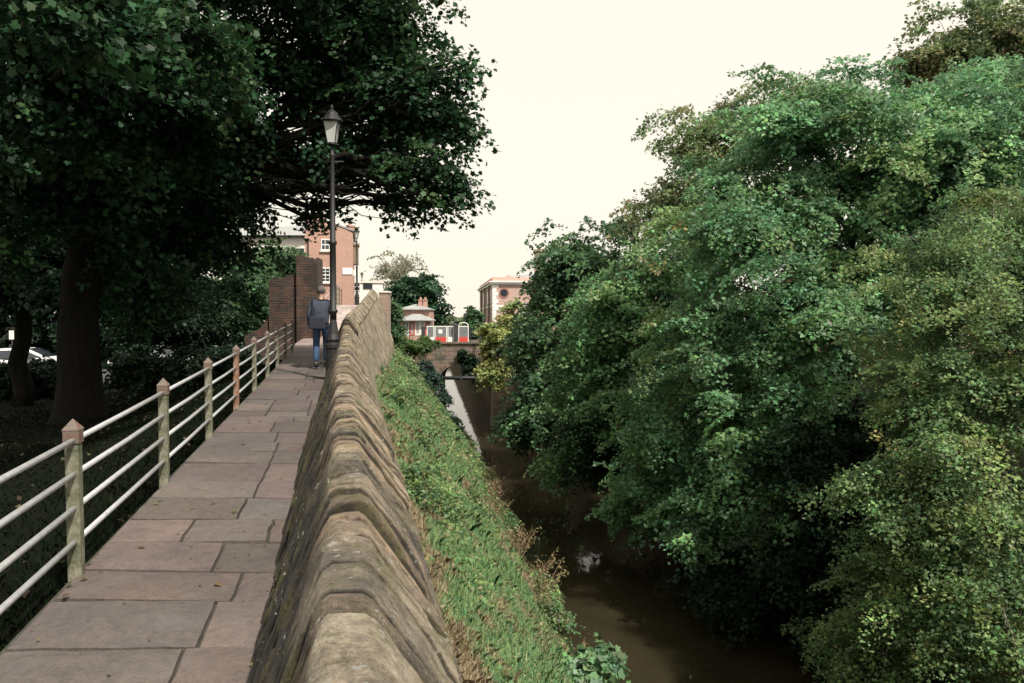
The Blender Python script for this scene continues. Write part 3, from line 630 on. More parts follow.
# ------------------------------------------------------------------ grass and weeds
def bank_surf(Y, t):
    x0 = foot(Y)-.35; x = x0+(XWL(Y)-x0)*t; z = bank_z(Y, t)
    if 0 < t < 1: z += .30*noise.noise(Vector((x*.8, Y*.6, 3)))+.07*noise.noise(Vector((x*3, Y*3, 3)))
    return Vector((x, Y, z))
def blades(name, pts, hs, cols_, wd, seed, lean=.5, kind='stuff', parent=None, mat_=None):
    rng = np.random.default_rng(seed); P = np.array(pts); n = len(P); h = np.array(hs)[:, None]
    an = rng.random(n)*2*math.pi; dx = np.stack([np.cos(an), np.sin(an), np.zeros(n)], 1)
    ln = rng.random((n, 1))*lean; an2 = rng.random(n)*2*math.pi; ld_ = np.stack([np.cos(an2), np.sin(an2), np.zeros(n)], 1)
    w_ = np.array(wd)[:, None]*np.ones((n, 1)); up = np.array([0, 0, 1.0])
    mid = P+up*h*.62+ld_*h*ln*.45
    V = np.stack([P-dx*w_*.5, P+dx*w_*.5, mid+dx*w_*.42, P+up*h*(1-.35*ln)+ld_*h*ln*1.25, mid-dx*w_*.42], 1).reshape(-1, 3); Fc = np.arange(5*n).reshape(n, 5)
    CC = np.repeat(np.concatenate([np.array(cols_), np.ones((n, 1))], 1), 5, 0)
    o = mesh_obj(name, V, Fc, mat_ or GRASS, parent, False, CC)
    if kind: tag(o, kind=kind)
    return o
rg = random.Random(5); pts = []; hs = []; cs = []; wd = []
for _ in range(420000):
    u = rg.random(); Y = 2.2+44*(u**1.9) if rg.random() < .85 else 2.2+46*rg.random()
    t = rg.random(); p = bank_surf(Y, t*.97+.01)
    straw = 1.3*noise.noise(Vector((p.x*.8, Y*.45, 7)))+.8*noise.noise(Vector((p.x*2.4, Y*1.3, 2)))
    edge = max(0, 1-(t*(XWL(Y)-foot(Y)))/1.6)*1.1*max(0, 1-Y/20) + max(0, t-.75)*1.2*(1 if Y < 26 else .4) - (.05 if .15 < t < .7 else 0)
    s = straw+edge+rg.uniform(-.25, .25)
    c = rg.uniform(.7, 1.3)
    if s > .29: col = (.40*c, .33*c, .21*c) if rg.random() < .65 else (.19*c, .14*c, .09*c); h = rg.uniform(.04, .13)
    else:
        col = rg.choice([(.15, .30, .14), (.20, .35, .16), (.28, .40, .17), (.09, .22, .11), (.32, .38, .18)]); col = tuple(q*c for q in col); h = rg.uniform(.035, .11)
        if noise.noise(Vector((p.x*1.5, Y*1.5, 11))) > .3: h *= 1.6
    if rg.random() < .02 and h < .2: h = rg.uniform(.14, .26)
    k = 1+Y/18
    p.z -= .01; pts.append(p); hs.append(h*(1+Y/45)); cs.append(col); wd.append(.0048*k+.0015)
blades('bank_grass', pts, hs, cs, wd, 3, .9)
# leaf litter and low herbs on the bank
rng = np.random.default_rng(8); P = []; cc = []; sz = []
for _ in range(26000):
    Y = 2.5+44*rg.random()**1.5; t = rg.random(); p = bank_surf(Y, t)
    d = noise.noise(Vector((p.x*.7, Y*.45, 21)))
    far = 1 if Y > 26 else 0
    if d > .12 or (t > .8 and Y > 20) or (far and rg.random() < .5):
        P.append((p.x, p.y, p.z+rg.uniform(.03, .16+.2*far))); c = rg.uniform(.7, 1.3)
        cc.append([q*c for q in rg.choice([(.08, .17, .06), (.13, .24, .09), (.17, .23, .08), (.06, .12, .05), (.24, .22, .12)])]); sz.append(rg.uniform(.03, .075)*(1+Y/40))
    elif rg.random() < .25:
        P.append((p.x, p.y, p.z+.04)); cc.append(rg.choice([[.28, .21, .12], [.4, .34, .22], [.14, .1, .06]])); sz.append(rg.uniform(.025, .05))
P = np.array(P); V, Fc, CC = leaves(P, np.array([0.1, -.3, 1])+rng.normal(size=P.shape)*.5, np.array(sz), np.array(cc), rng)
tag(mesh_obj('bank_herbs', V, Fc, LEAF, None, False, CC), kind='stuff')
vb = []; rb_ = random.Random(12)
for _ in range(46):
    Y = rb_.uniform(13, 46); t = rb_.choice([rb_.uniform(.03, .3), rb_.uniform(.8, .99), rb_.uniform(.03, .99)]); vb.append((bank_surf(Y, t), rb_.uniform(.3, .65), rb_.uniform(.3, .65), rb_.uniform(.14, .32)))
tb = crown_mesh('bank_brambles', None, vb, [(.12, .21, .09, 3), (.20, .27, .10, 2), (.07, .14, .07, 2), (.25, .22, .12, .6)], .065, 46, 90, clump=.2, per=26, shell=.5)
tag(bpy.data.objects['bank_brambles'], kind='stuff')
# lawn grass and fallen leaves
pts = []; hs = []; cs = []; wd = []
def lawn_pt(dx, Y):
    le = lawn_edge(Y); lf = lawn_far(Y)
    k = interp(-dx, [(0, 1), (.6, .97), (1.6, .65), (3, .25), (5, .05), (8, 0)])
    return Vector((XL(Y)+dx, Y, lf+(le-lf)*k-.01))
for _ in range(60000):
    Y = 1.5+22*rg.random()**1.6; dx = -.03-9*rg.random()**1.5; p = lawn_pt(dx, Y); c = rg.uniform(.6, 1.3)
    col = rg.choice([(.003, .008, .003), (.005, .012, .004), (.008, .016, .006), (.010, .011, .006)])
    pts.append(p); hs.append(rg.uniform(.03, .08)); cs.append([q*c for q in col]); wd.append(.007+.0006*Y)
LAWNM = leaf_mat('lawn_blade', .9, .15, .05)
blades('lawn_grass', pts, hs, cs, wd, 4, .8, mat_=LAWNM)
P = []; cc = []
for _ in range(1500):
    Y = 2+24*rg.random(); p = lawn_pt(-.1-12*rg.random(), Y); P.append((p.x, p.y, p.z+.05)); cc.append(rg.choice([[.07, .055, .03], [.05, .035, .02], [.1, .09, .05], [.04, .045, .02]]))
P = np.array(P); V, Fc, CC = leaves(P, np.array([0, 0, 1])+rng.normal(size=P.shape)*.35, .03+.035*rng.random(len(P)), np.array(cc), rng)
tag(mesh_obj('fallen_leaves', V, Fc, LEAF, None, False, CC), kind='stuff')
# dry weed plants along the waterside
def weed(seed, h):
    rnd = random.Random(seed); mb = MB(); P = []
    for k in range(9):
        an = rnd.uniform(0, 6.28); le = rnd.uniform(.15, .7); hh = h*rnd.uniform(.6, 1.1)
        tip = Vector((math.cos(an)*le*h, math.sin(an)*le*h, hh)); st_ = curve((0, 0, -.1), tip, .12, 5, rnd, .1)
        mb.tube(st_, [.008, .007, .006, .005, .004, .003], 4)
        for q in st_[2:]:
            for _ in range(5): P.append(q+Vector((rnd.gauss(0, .05), rnd.gauss(0, .05), rnd.gauss(0, .04))))
    return mb, P
STALK = simple('dry_stalk', (.28, .2, .12), .9)
protos = []
for k in range(3):
    mb, P = weed(80+k, .6); e = empty('dry_weed', (0, 0, 0), 'x', 'weed', 'dry brown weeds along the left waterside')
    mb.build('stalk', STALK, e)
    P = np.array([tuple(p) for p in P]); cc = np.array([rg.choice([[.26, .19, .10], [.2, .2, .09], [.14, .1, .06], [.33, .27, .17]]) for _ in P])
    V, Fc, CC = leaves(P, rng.normal(size=P.shape)+np.array([0, 0, .6]), .02+.022*rng.random(len(P)), cc, rng, 2.6)
    mesh_obj('foliage', V, Fc, LEAF, e, False, CC); protos.append(e)
used = set()
WL = 'dry brown tangled weed with bare stalks at the water edge of the grassy bank'
for i in range(22):
    Y = 15.5+i*1.0+rg.uniform(-.3, .3); k = i % 3; t = rg.uniform(.86, .98)
    e = protos[k] if k not in used else copy_tree(protos[k]); used.add(k)
    e.location = bank_surf(Y, t); e.rotation_euler = (0, 0, rg.uniform(0, 6)); s = rg.uniform(.8, 1.5); e.scale = (s, s, s)
    e['label'] = WL
# ------------------------------------------------------------------ railing
def post_mat(name, top):
    m, nt, b = new_mat(name)
    f = noi(nt, 9, 6, .75); col = ramp(nt, f, [(.35, top[0]), (.5, top[1]), (.65, top[2])])
    nt.links.new(col, b.inputs['Base Color']); b.inputs['Roughness'].default_value = .7; bump(nt, b, noi(nt, 40, 5, .7), .5, .008); return m
POST = post_mat('weathered_post_paint', [(.045, .06, .03), (.13, .13, .085), (.24, .225, .18)])
CAP = post_mat('rusty_cap', [(.12, .05, .035), (.13, .10, .08), (.07, .065, .06)])
RUST = post_mat('rust_streaked_post', [(.06, .07, .035), (.22, .10, .06), (.24, .22, .17)])
RAILM = simple('galvanised_rail', (.40, .41, .42), .45, .3, .15, 20)
def make_railing(name, label, ys, side, hgt, rails):
    e = empty(name, (side(ys[0]), ys[0], ZP(ys[0])), label, 'railing')
    pb = None
    for k, y in enumerate(ys):
        m = RUST if k == 5 else POST
        mb = MB(); mb.box(-.037, .037, -.037, .037, -.12, hgt-.09, .006); p = mb.build('post', m, None)
        p.location = (side(y), y, ZP(y)); p.rotation_euler = (rg.uniform(-.012, .012), rg.uniform(-.012, .012), .2+rg.uniform(-.03, .03)); loc_parent(p, e)
        mb = MB(); mb.box(-.044, .044, -.044, .044, hgt-.11, hgt-.03, .005); mb.lathe([(.066, hgt-.03), (.060, hgt-.02), (.002, hgt+.035)], 4, (0, 0, 0), math.pi/4)
        mb.build('cap', CAP, p)
    for k in range(len(ys)-1):
        a, b_ = ys[k], ys[k+1]
        for h in rails:
            mb = MB(); mb.tube([(side(a), a, ZP(a)+h), (side((a+b_)/2), (a+b_)/2, (ZP(a)+ZP(b_))/2+h-rg.uniform(0, .008)), (side(b_), b_, ZP(b_)+h)], .017, 10)
            loc_parent(mb.build('rail', RAILM, None, True), e)
    return e
make_railing('path_railing', 'four-rail pipe railing with rusty-capped square posts along the left edge of the paving', [4.51+2.2*k for k in range(-2, 9)], lambda y: XL(y)+.0, .88, (.79, .59, .39, .19))
make_railing('ramp_railing', 'far railing on the left of the bright ramp beyond the walking man', [29+2.6*k for k in range(6)], lambda y: XL(y)+.05, .95, (.86, .62, .38, .16))
P = []; cc = []; sz = []
for _ in range(420):
    Y = 1.2+20*rg.random(); t = rg.choice([rg.random(), rg.random()**3, 1-rg.random()**3]); p = path_pt(min(.93, max(.02, t)), Y)
    P.append((p.x, p.y, p.z+.008)); cc.append(rg.choice([[.16, .11, .05], [.10, .08, .04], [.2, .17, .08], [.08, .10, .04]])); sz.append(rg.choice([.012, .016, .02, .045]))
P = np.array(P); V, Fc, CC = leaves(P, np.array([0, 0, 1])+rng.normal(size=P.shape)*.15, np.array(sz), np.array(cc), rng)
tag(mesh_obj('path_litter', V, Fc, LEAF, None, False, CC), kind='stuff')
# ------------------------------------------------------------------ lamps
def lamp(loc, label, tilt=0):
    e = empty('street_lamp', loc, label, 'street lamp', 'black lamp posts beside the path')
    mb = MB(); mb.lathe([(.17, -.1), (.17, .04), (.15, .06), (.15, .62), (.17, .64), (.17, .70), (.12, .74), (.14, .80), (.105, .9), (.065, 1.15), (.06, 1.2)], 12); mb.build('base', BLACK, e, False)
    mb = MB(); mb.lathe([(.065, 1.18), (.065, 1.3), (.09, 1.32), (.09, 1.36), (.064, 1.38), (.06, 2.6), (.08, 2.62), (.08, 2.67), (.055, 2.69), (.045, 4.25), (.055, 4.28), (.055, 4.33), (.03, 4.35), (.028, 4.5)], 14)
    mb.tube([(-.22, 0, 4.18), (.22, 0, 4.18)], .014, 6); mb.build('column', BLACK, e, True)
    mb = MB()
    for k in range(4):
        an = math.pi/4+k*math.pi/2; c, s = math.cos(an), math.sin(an)
        mb.tube([(.1*c, .1*s, 4.52), (.19*c, .19*s, 4.93)], .009, 5)
    mb.lathe([(.06, 4.48), (.105, 4.5), (.105, 4.53)], 8); fr = mb.build('lantern_frame', BLACK, e)
    mb = MB(); mb.lathe([(.095, 4.53), (.18, 4.92)], 4, (0, 0, 0), math.pi/4); mb.build('lantern_glass', LAMPGLASS, e)
    mb = MB(); mb.lathe([(.20, 4.92), (.215, 4.94), (.13, 5.05), (.12, 5.09), (.05, 5.15), (.02, 5.17), (.028, 5.2), (.003, 5.26)], 12); mb.build('lantern_hood', BLACK, e, False)
    return e
la = lamp((XR(14.7)+.15, 14.7, ZP(14.7)-.02), 'tall black lamp post nearest the camera, rising into the tree beside the walking man')
lb = lamp((at(357, 300, 50).x, 50, 2.45), 'black lamp post standing clear against the sky right of the brick house')
lc = lamp((at(362, 300, 92).x, 92, 2.2), 'farthest lamp post, tiny behind the one by the brick house')
# ------------------------------------------------------------------ ruined brick wall
e = empty('ruined_brick_wall', (at(306, 320, 27).x, 27, -1), 'dark ruined brick pillar with a lower broken arm beside the railing', 'wall')
def ragged(x0, x1, y0, y1, z0, topf, name, mat, nseg=14):
    v = []; f = []
    for i in range(nseg+1):
        x = x0+(x1-x0)*i/nseg; zt = topf(i/nseg)+rg.uniform(-.05, .05)
        v += [(x, y0, z0), (x, y0, zt), (x, y1, zt-.03), (x, y1, z0)]
    for i in range(nseg):
        for k in range(3): f.append((4*i+k, 4*i+k+1, 4*i+5+k, 4*i+4+k)[::-1])
    f += [(0, 1, 2, 3), (4*nseg+3, 4*nseg+2, 4*nseg+1, 4*nseg)]
    return loc_parent(mesh_obj(name, v, f, mat), e)
pL = at(296, 257, 26.6); pR = at(317, 257, 26.6)
ragged(pL.x, pR.x, 26.6, 27.4, -1.2, lambda t: pL.z+.02+.06*math.sin(t*7)-(.10 if t > .8 else 0), 'pillar', OLDBRICK, 9)
wL = at(271, 281, 27); zs = at(271, 281, 27).z; ze = at(296, 272, 27).z
ragged(wL.x, pL.x-.003, 26.75, 27.25, -1.2, lambda t: zs+(ze-zs)*t**1.5, 'low_arm', OLDBRICK, 12)
lL = at(236, 330, 26)
ragged(lL.x, wL.x-.003, 26.85, 27.2, -1.2, lambda t: at(0, 335, 26).z+(zs-1.2-at(0, 335, 26).z)*t**2, 'broken_end', OLDBRICK, 12)
# brick pier at the end of the parapet
x0 = at(379, 300, 36.2).x; x1 = at(388, 300, 36.2).x; zt = at(383, 293, 36.2).z
e = empty('brick_pier', ((x0+x1)/2, 36.4, 0), 'tall pinkish brick pier closing the far end of the parapet', 'pier')
mb = MB(); mb.box(x0, x1, 36.2, 37.0, -.5, zt, .01); loc_parent(mb.build('shaft', PALEBRICK), e)
mb = MB(); mb.box(x0-.04, x1+.04, 36.16, 37.04, zt+.002, zt+.10, .02); loc_parent(mb.build('capstone', CONC), e)
# ------------------------------------------------------------------ houses
def window(parent, x, y, z, w_, h, nx, ny, frame=WHITE, sill=True, glass=GLASS):
    """in the wall plane y (facing -y), local coordinates of parent"""
    mb = MB(); t = .07
    mb.box(x-w_/2, x+w_/2, y-.05, y+.02, z, z+t); mb.box(x-w_/2, x+w_/2, y-.05, y+.02, z+h-t, z+h)
    mb.box(x-w_/2, x-w_/2+t, y-.048, y+.02, z+t, z+h-t); mb.box(x+w_/2-t, x+w_/2, y-.048, y+.02, z+t, z+h-t)
    for i in range(1, nx): xx = x-w_/2+w_*i/nx; mb.box(xx-.02, xx+.02, y-.04, y+.01, z+t, z+h-t)
    for j in range(1, ny): zz = z+h*j/ny; mb.box(x-w_/2+t, x+w_/2-t, y-.036, y+.01, zz-(.035 if j*2 == ny else .02), zz+(.035 if j*2 == ny else .02))
    o = mb.build('window', frame, parent)
    mb = MB(); mb.box(x-w_/2+t/2, x+w_/2-t/2, y-.02, y-.008, z+t/2, z+h-t/2); mb.build('pane', glass, o)
    if sill: mb = MB(); mb.box(x-w_/2-.1, x+w_/2+.1, y-.14, y+.02, z-.14, z-.003, .01); mb.build('sill', CONC, o)
    return o
# brick house by the ramp: its gable end faces us
Yh = 60
hx0 = at(303, 0, Yh).x; hx1 = at(350.5, 0, Yh).x; W_ = hx1-hx0; zof = lambda py: at(0, py, Yh).z-2.3
e = empty('brick_house', (hx0, Yh, 2.3), 'tall orange brick house with white sash windows behind the ruined pillar', 'house', None, .19)
mb = MB(); zt = zof(232); zr = zof(222)
mb.prism([(0, -3.5), (W_, -3.5), (W_, zt), (W_*.85, zt+.25), (W_*.45, zr), (W_*.2, zr), (0, zt)], 0, 9); mb.build('wall', HOUSEBRICK, e)
mb = MB(); mb.prism([(-.12, zt+.02), (W_*.2, zr+.08), (W_*.45, zr+.08), (W_*.85, zt+.34), (W_+.14, zt+.12), (W_+.14, zt+.22), (W_*.86, zt+.45), (W_*.46, zr+.2), (W_*.19, zr+.2), (-.12, zt+.12)][::-1], .15, 9.1); rf = mb.build('roof', SLATE, e)
cx = at(312, 0, Yh).x-hx0
mb = MB(); mb.box(cx-.62, cx+.78, .4, 1.3, zr-.5, zof(214)); mb.box(cx-.68, cx+.84, .34, 1.36, zof(214)+.002, zof(212)); c_ = mb.build('chimney', HOUSEBRICK, rf)
cx = at(348.5, 0, Yh).x-hx0
mb = MB(); mb.box(cx-.35, cx+.3, .5, 1.2, zt, zof(225)); mb.box(cx-.4, cx+.35, .45, 1.25, zof(225)+.002, zof(223.5)); mb.lathe([(.12, zof(223.5)), (.09, zof(219))], 8, (cx-.1, .85, 0)); mb.build('chimney', HOUSEBRICK, rf)
wx = at(325, 0, Yh).x-hx0
window(e, wx, 0, zof(250), .95, zof(240)-zof(250)+.1, 3, 2); window(e, wx, 0, zof(282), .98, zof(267.5)-zof(282), 3, 4)
mb = MB(); sx0 = at(340, 0, Yh).x-hx0; mb.box(sx0, W_-.05, -.06, -.004, zof(274), zof(267.5), .01); mb.build('wall_sign', WHITE, e)
mb = MB(); dx = .25; mb.tube([(dx, -.08, -2), (dx, -.08, zof(240)), (dx-.1, -.1, zof(239))], .05, 6); mb.box(dx-.35, dx+.12, -.2, -.03, zof(240), zof(238.6), .01); mb.build('downpipe', BLACK, e)
mb = MB(); mb.box(W_+.003, W_+.42, 1.2, 3.0, zof(262), zof(243)); mb.box(W_+.003, W_+.5, 1.1, 3.1, zof(243)+.002, zof(241.5)); mb.build('side_bay', TIMBER, e)
mb = MB(); mb.box(W_+.003, W_+.3, .4, 1.1, zof(275), zof(269)); mb.build('hanging_sign', WHITE, e)
# pale house further left
Yp = 68; e = empty('pale_house', (at(262, 0, Yp).x, Yp, 0), 'pale rendered house with grey slate roof left of the brick house', 'house')
Wp = at(306, 0, Yp).x-at(262, 0, Yp).x; zp_ = lambda py: at(0, py, Yp).z
mb = MB(); mb.box(-6, Wp, 0, 7, -1, zp_(236)); mb.build('wall', RENDERW, e)
mb = MB(); mb.add([(-6.3, -.3, zp_(236)+.01), (Wp+.1, -.3, zp_(236)+.01), (Wp+.1, 3.5, zp_(225)+.3), (-6.3, 3.5, zp_(225)+.3), (-6.3, 7.3, zp_(236)+.01), (Wp+.1, 7.3, zp_(236)+.01)], [(0, 1, 2, 3), (3, 2, 5, 4), (0, 3, 4), (1, 5, 2), (0, 4, 5, 1)]); mb.build('roof', PALESLATE, e)
mb = MB(); mb.box(-6.3, Wp+.1, -.42, -.3, zp_(236)-.1, zp_(236)+.03, .01); mb.build('gutter', BLACK, e)
window(e, at(296, 0, Yp).x-at(262, 0, Yp).x, 0, zp_(257), 1.1, zp_(249.5)-zp_(257)+.1, 2, 2, DARKMETAL, False)
window(e, at(277, 0, Yp).x-at(262, 0, Yp).x, 0, zp_(257), 1.1, zp_(249.5)-zp_(257)+.1, 2, 2, WHITE)
# white low building beyond the ramp
Yw = 74; x0 = at(351, 0, Yw).x; x1 = at(381, 0, Yw).x; zw = lambda py: at(0, py, Yw).z
e = empty('white_building', (x0, Yw, 0), 'low white flat-roofed building beyond the top of the ramp', 'building', None, .17)
mb = MB(); mb.box(0, x1-x0, 0, 8, -1, zw(283)); mb.build('wall', RENDERW, e)
mb = MB(); mb.box(-.1, x1-x0+.1, -.1, 8.1, zw(283)+.003, zw(281), .02); mb.build('roof', CONC, e)
window(e, at(366, 0, Yw).x-x0, 0, zw(289), .9, .75, 2, 1, DARKMETAL, False); window(e, at(355, 0, Yw).x-x0, 0, zw(291), .7, .8, 1, 2, WHITE, False)
e2 = empty('chimney_block', (at(366, 0, 70).x, 70, 0), 'x', 'x'); bpy.data.objects.remove(e2)
# gatehouse
Yg = 66; gx = lambda px, Y=Yg: at(px, 0, Y).x; gz = lambda py: at(0, py, Yg).z
cx = gx(413); e = empty('gatehouse', (cx, Yg, 0), 'little brick gatehouse with two tiers of hipped roof and red framed windows', 'building')
def hip(mb, x0, x1, y0, y1, z0, z1, k=.3):
    cxm = (x0+x1)/2; cy = (y0+y1)/2; rl = max(0, (x1-x0)-(y1-y0))/2*1+.1
    mb.add([(x0, y0, z0), (x1, y0, z0), (x1, y1, z0), (x0, y1, z0), (cxm-rl, cy, z1), (cxm+rl, cy, z1), (x0, y0, z0-.08), (x1, y0, z0-.08), (x1, y1, z0-.08), (x0, y1, z0-.08)],
           [(0, 1, 5, 4), (1, 2, 5), (2, 3, 4, 5), (3, 0, 4), (6, 7, 1, 0), (7, 8, 2, 1), (8, 9, 3, 2), (9, 6, 0, 3), (9, 8, 7, 6)])
X = lambda px: gx(px)-cx
mb = MB(); mb.box(X(399), X(428), .6, 4.2, -.4, gz(309)-.1); wl = mb.build('wall', HOUSEBRICK, e)
mb = MB(); hip(mb, X(395), X(429), .3, 4.5, gz(309), gz(303.5)); mb.build('upper_roof', PALESLATE, e)
mb = MB(); hip(mb, X(398.5), X(434), -1.7, .85, gz(320), gz(314)); mb.build('lower_roof', PALESLATE, e)
mb = MB(); mb.box(X(401.5), X(405), -1.4, .597, -.4, gz(320)-.1); mb.box(X(405)+.002, X(431), -1.35, .597, -.4, gz(336.5)); mb.build('bay_wall', HOUSEBRICK, e)
mb = MB(); mb.box(X(405)+.003, X(431), -1.2, .59, gz(336.5)+.003, gz(320)-.1); mb.build('bay_panel', WHITE, e)
for k in range(5):
    a0 = X(405.5+k*5.1); a1 = X(405.5+k*5.1+4.9)
    if k in (0, 1, 2, 3, 4):
        z0_, z1_ = gz(335), gz(321.5); t = .09; mb = MB(); yb = -1.23
        mb.box(a0, a0+t, yb-.06, yb, z0_, z1_); mb.box(a1-t, a1, yb-.06, yb, z0_, z1_); mb.box(a0+t, a1-t, yb-.06, yb, z0_, z0_+t); mb.box(a0+t, a1-t, yb-.06, yb, z1_-t, z1_)
        wn_ = mb.build('window', RED if k in (1, 4) else WHITE, e); mb = MB(); mb.box(a0+t, a1-t, yb-.03, yb-.015, z0_+t, z1_-t); mb.build('pane', glass_mat('pale_pane', (.35, .36, .38), .2), wn_)
for px in (417, 422):
    mb = MB(); mb.box(X(px-2), X(px+2), 1.6, 2.1, gz(309)+.1, gz(300)); mb.box(X(px-2.3), X(px+2.3), 1.55, 2.15, gz(300)+.002, gz(299)); mb.lathe([(.1, gz(299)), (.08, gz(296.5))], 8, (X(px), 1.85, 0)); mb.build('chimney', HOUSEBRICK, e)
mb = MB(); mb.tube([(X(405.2), -1.45, -.3), (X(405.2), -1.45, gz(320))], .04, 6); mb.tube([(X(411), -1.7, -.3), (X(411), -1.7, gz(322))], .035, 6); mb.build('downpipe', BLACK, e)
# ------------------------------------------------------------------ bridge
Yb = 56.0; bx = lambda px: at(px, 0, Yb).x; bz = lambda py: at(0, py, Yb).z
e = empty('stone_bridge', (bx(462), Yb, WZ), 'low sandstone arch bridge carrying the street over the canal', 'bridge')
xa, xb_ = bx(437), bx(489); xm = (xa+xb_)/2; hw = (xb_-xa)/2; zsx = bz(384); zcr = bz(363); zd = bz(344)
def arch_z(x):
    q = (x-xm)/hw; return zsx+(zcr-zsx)*math.sqrt(max(0, 1-q*q))
def O(p): return p  # world coords, re-parented below
xs = [bx(396), bx(410), bx(425)]+[xa-.002]+[xm+hw*math.sin(R(-90+180*i/20)) for i in range(21)]+[xb_+.002, bx(505), bx(520)]
v = []; f = []
for x in xs:
    zb_ = WZ-.6 if (x < xa or x > xb_) else arch_z(x)
    v += [(x, Yb, zb_), (x, Yb, zd), (x, Yb+6, zd), (x, Yb+6, zb_)]
for i in range(len(xs)-1):
    for k in range(4): f.append((4*i+k, 4*i+(k+1) % 4, 4*i+4+(k+1) % 4, 4*i+4+k))
f += [(0, 3, 2, 1), (4*len(xs)-4, 4*len(xs)-3, 4*len(xs)-2, 4*len(xs)-1)]
loc_parent(mesh_obj('spandrel', v, f, BRIDGESTONE), e)
mb = MB()
for i in range(15):   # voussoirs
    a0 = R(-88+176*i/15+.6); a1 = R(-88+176*(i+1)/15-.6)
    def q(a, k): return (xm+(hw+k)*math.sin(a), zsx+((zcr-zsx)+k)*math.cos(a))
    pts_ = [q(a0, .0), q(a1, .0), q(a1, .34), q(a0, .34)]
    mb.prism(pts_, Yb-.08, Yb-.004)
loc_parent(mb.build('arch_ring', BRIDGESTONE), e)
mb = MB(); mb.box(bx(396), bx(520), Yb-.12, Yb+.35, zd+.003, zd+.14, .02); mb.box(bx(396), bx(520), Yb+5.7, Yb+6.1, zd+.003, zd+.14, .02); loc_parent(mb.build('string_course', BRIDGESTONE), e)
o = mesh_obj('road', [(-60, Yb+.36, zd+.03), (60, Yb+.36, zd+.03), (60, Yb+5.69, zd+.03), (-60, Yb+5.69, zd+.03)], [(0, 1, 2, 3)], simple('asphalt', (.06, .06, .06), .9)); tag(o, kind='structure')
# slab closing ground level under the road on both banks
mb = MB(); xx = bx(437)
e = empty('service_pipe', (xx, Yb-1.5, bz(378)), 'straight dark pipe crossing the canal below the bridge arch', 'pipe')
mb = MB(); mb.tube([(bx(428), Yb-1.5, at(0, 378, Yb-1.5).z), (bx(496), Yb-1.5, at(0, 378, Yb-1.5).z)], .13, 10); loc_parent(mb.build('pipe_run', BLACK, None, True), e)
mb = MB()
for px in (436, 462, 486): mb.box(bx(px)-.06, bx(px)+.06, Yb-1.68, Yb-1.32, at(0, 378, Yb-1.5).z-.17, at(0, 378, Yb-1.5).z+.17, .01)
loc_parent(mb.build('bracket', DARKMETAL), e)
e = empty('ivy_curtain', (bx(470), Yb-.3, -1.8), 'dark ivy hanging down over the right half of the bridge arch', 'ivy')
crown_mesh('foliage', e, [(Vector((bx(471), Yb-.3, bz(366))), .55, .25, .9), (Vector((bx(482), Yb-.4, bz(374))), .6, .3, 1.1), (Vector((bx(463), Yb-.3, bz(357))), .3, .2, .4)], DARKG, .12, 70, 77, clump=.25, per=30)
mb = MB(); mb.tube([(bx(475), Yb-.2, zd), (bx(473), Yb-.3, bz(366)), (bx(474), Yb-.3, bz(378))], [.04, .03, .015], 6); loc_parent(mb.build('stem', BARK), e)
# bridge furniture
for k, (px, py0, lab) in enumerate([(422, 326, 'dark square post left of the red and white barriers on the bridge'), (455, 324, 'dark square post in the middle of the bridge, between barriers')]):
    z0 = zd+.14; z1 = bz(py0); e = empty('bridge_post', (bx(px), Yb+.1, z0), lab, 'post', 'dark posts on the bridge')
    mb = MB(); mb.box(-.13, .13, -.13, .13, 0, z1-z0-.08, .015); mb.build('shaft', DARKMETAL, e); mb = MB(); mb.lathe([(.21, z1-z0-.078), (.2, z1-z0-.03), (.02, z1-z0+.06)], 4, (0, 0, 0), math.pi/4); mb.build('cap', DARKMETAL, e)
MESH = simple('grey_mesh_infill', (.16, .17, .18), .7)
for k, (p0, p1, rd, paper, lab) in enumerate([(425.5, 433, 0, 0, 'plain white barrier panel just right of the left bridge post'), (433.5, 446, 1, 1, 'red footed barrier with a white notice on its grey infill'),
                                      (446.5, 453, 0, 0, 'white barrier panel left of the middle bridge post'), (457.5, 468, 1, 0, 'red footed white barrier right of the middle bridge post')]):
    z0 = zd+.14; z1 = bz(326); w_ = bx(p1)-bx(p0); e = empty('barrier', (bx(p0), Yb+.18, z0), lab, 'barrier', 'barriers along the bridge'); h = z1-z0
    mb = MB(); t = .06; mb.box(0, t, 0, .05, 0, h, .008); mb.box(w_-t, w_, 0, .05, 0, h, .008); mb.box(t, w_-t, .001, .049, h-.07, h-.001); mb.build('frame', WHITE, e)
    mb = MB(); mb.box(t, w_-t, .015, .035, .37, h-.075); mb.build('infill', MESH, e)
    mb = MB(); mb.box(t-.01, w_-t+.01, -.02, .06, .0, .36, .02); mb.build('foot_panel', RED if rd else WHITE, e)
    if paper: mb = MB(); mb.box(w_*.3, w_*.62, -.004, .012, .62, .92); mb.build('notice', WHITE, e)
    if k == 3:
        mb = MB(); pts_ = [(w_/2+math.cos(R(180-180*i/10))*(w_/2-.03), .025, h+math.sin(R(180*i/10))*.25) for i in range(11)]; mb.tube(pts_, .03, 6); mb.build('hoop', WHITE, e)
e = empty('bridge_railing', (bx(468.5), Yb+.1, zd+.14), 'thin grey metal railing at the right end of the bridge', 'railing')
for px in (470, 480, 490, 500): mb = MB(); mb.box(bx(px)-.03, bx(px)+.03, Yb+.1, Yb+.16, zd+.14, bz(330), .005); loc_parent(mb.build('post', DARKMETAL), e)
for z in (bz(330)-.03, bz(333), bz(336.5)): mb = MB(); mb.tube([(bx(469), Yb+.13, z), (bx(502), Yb+.13, z)], .018, 6); loc_parent(mb.build('rail', DARKMETAL), e)
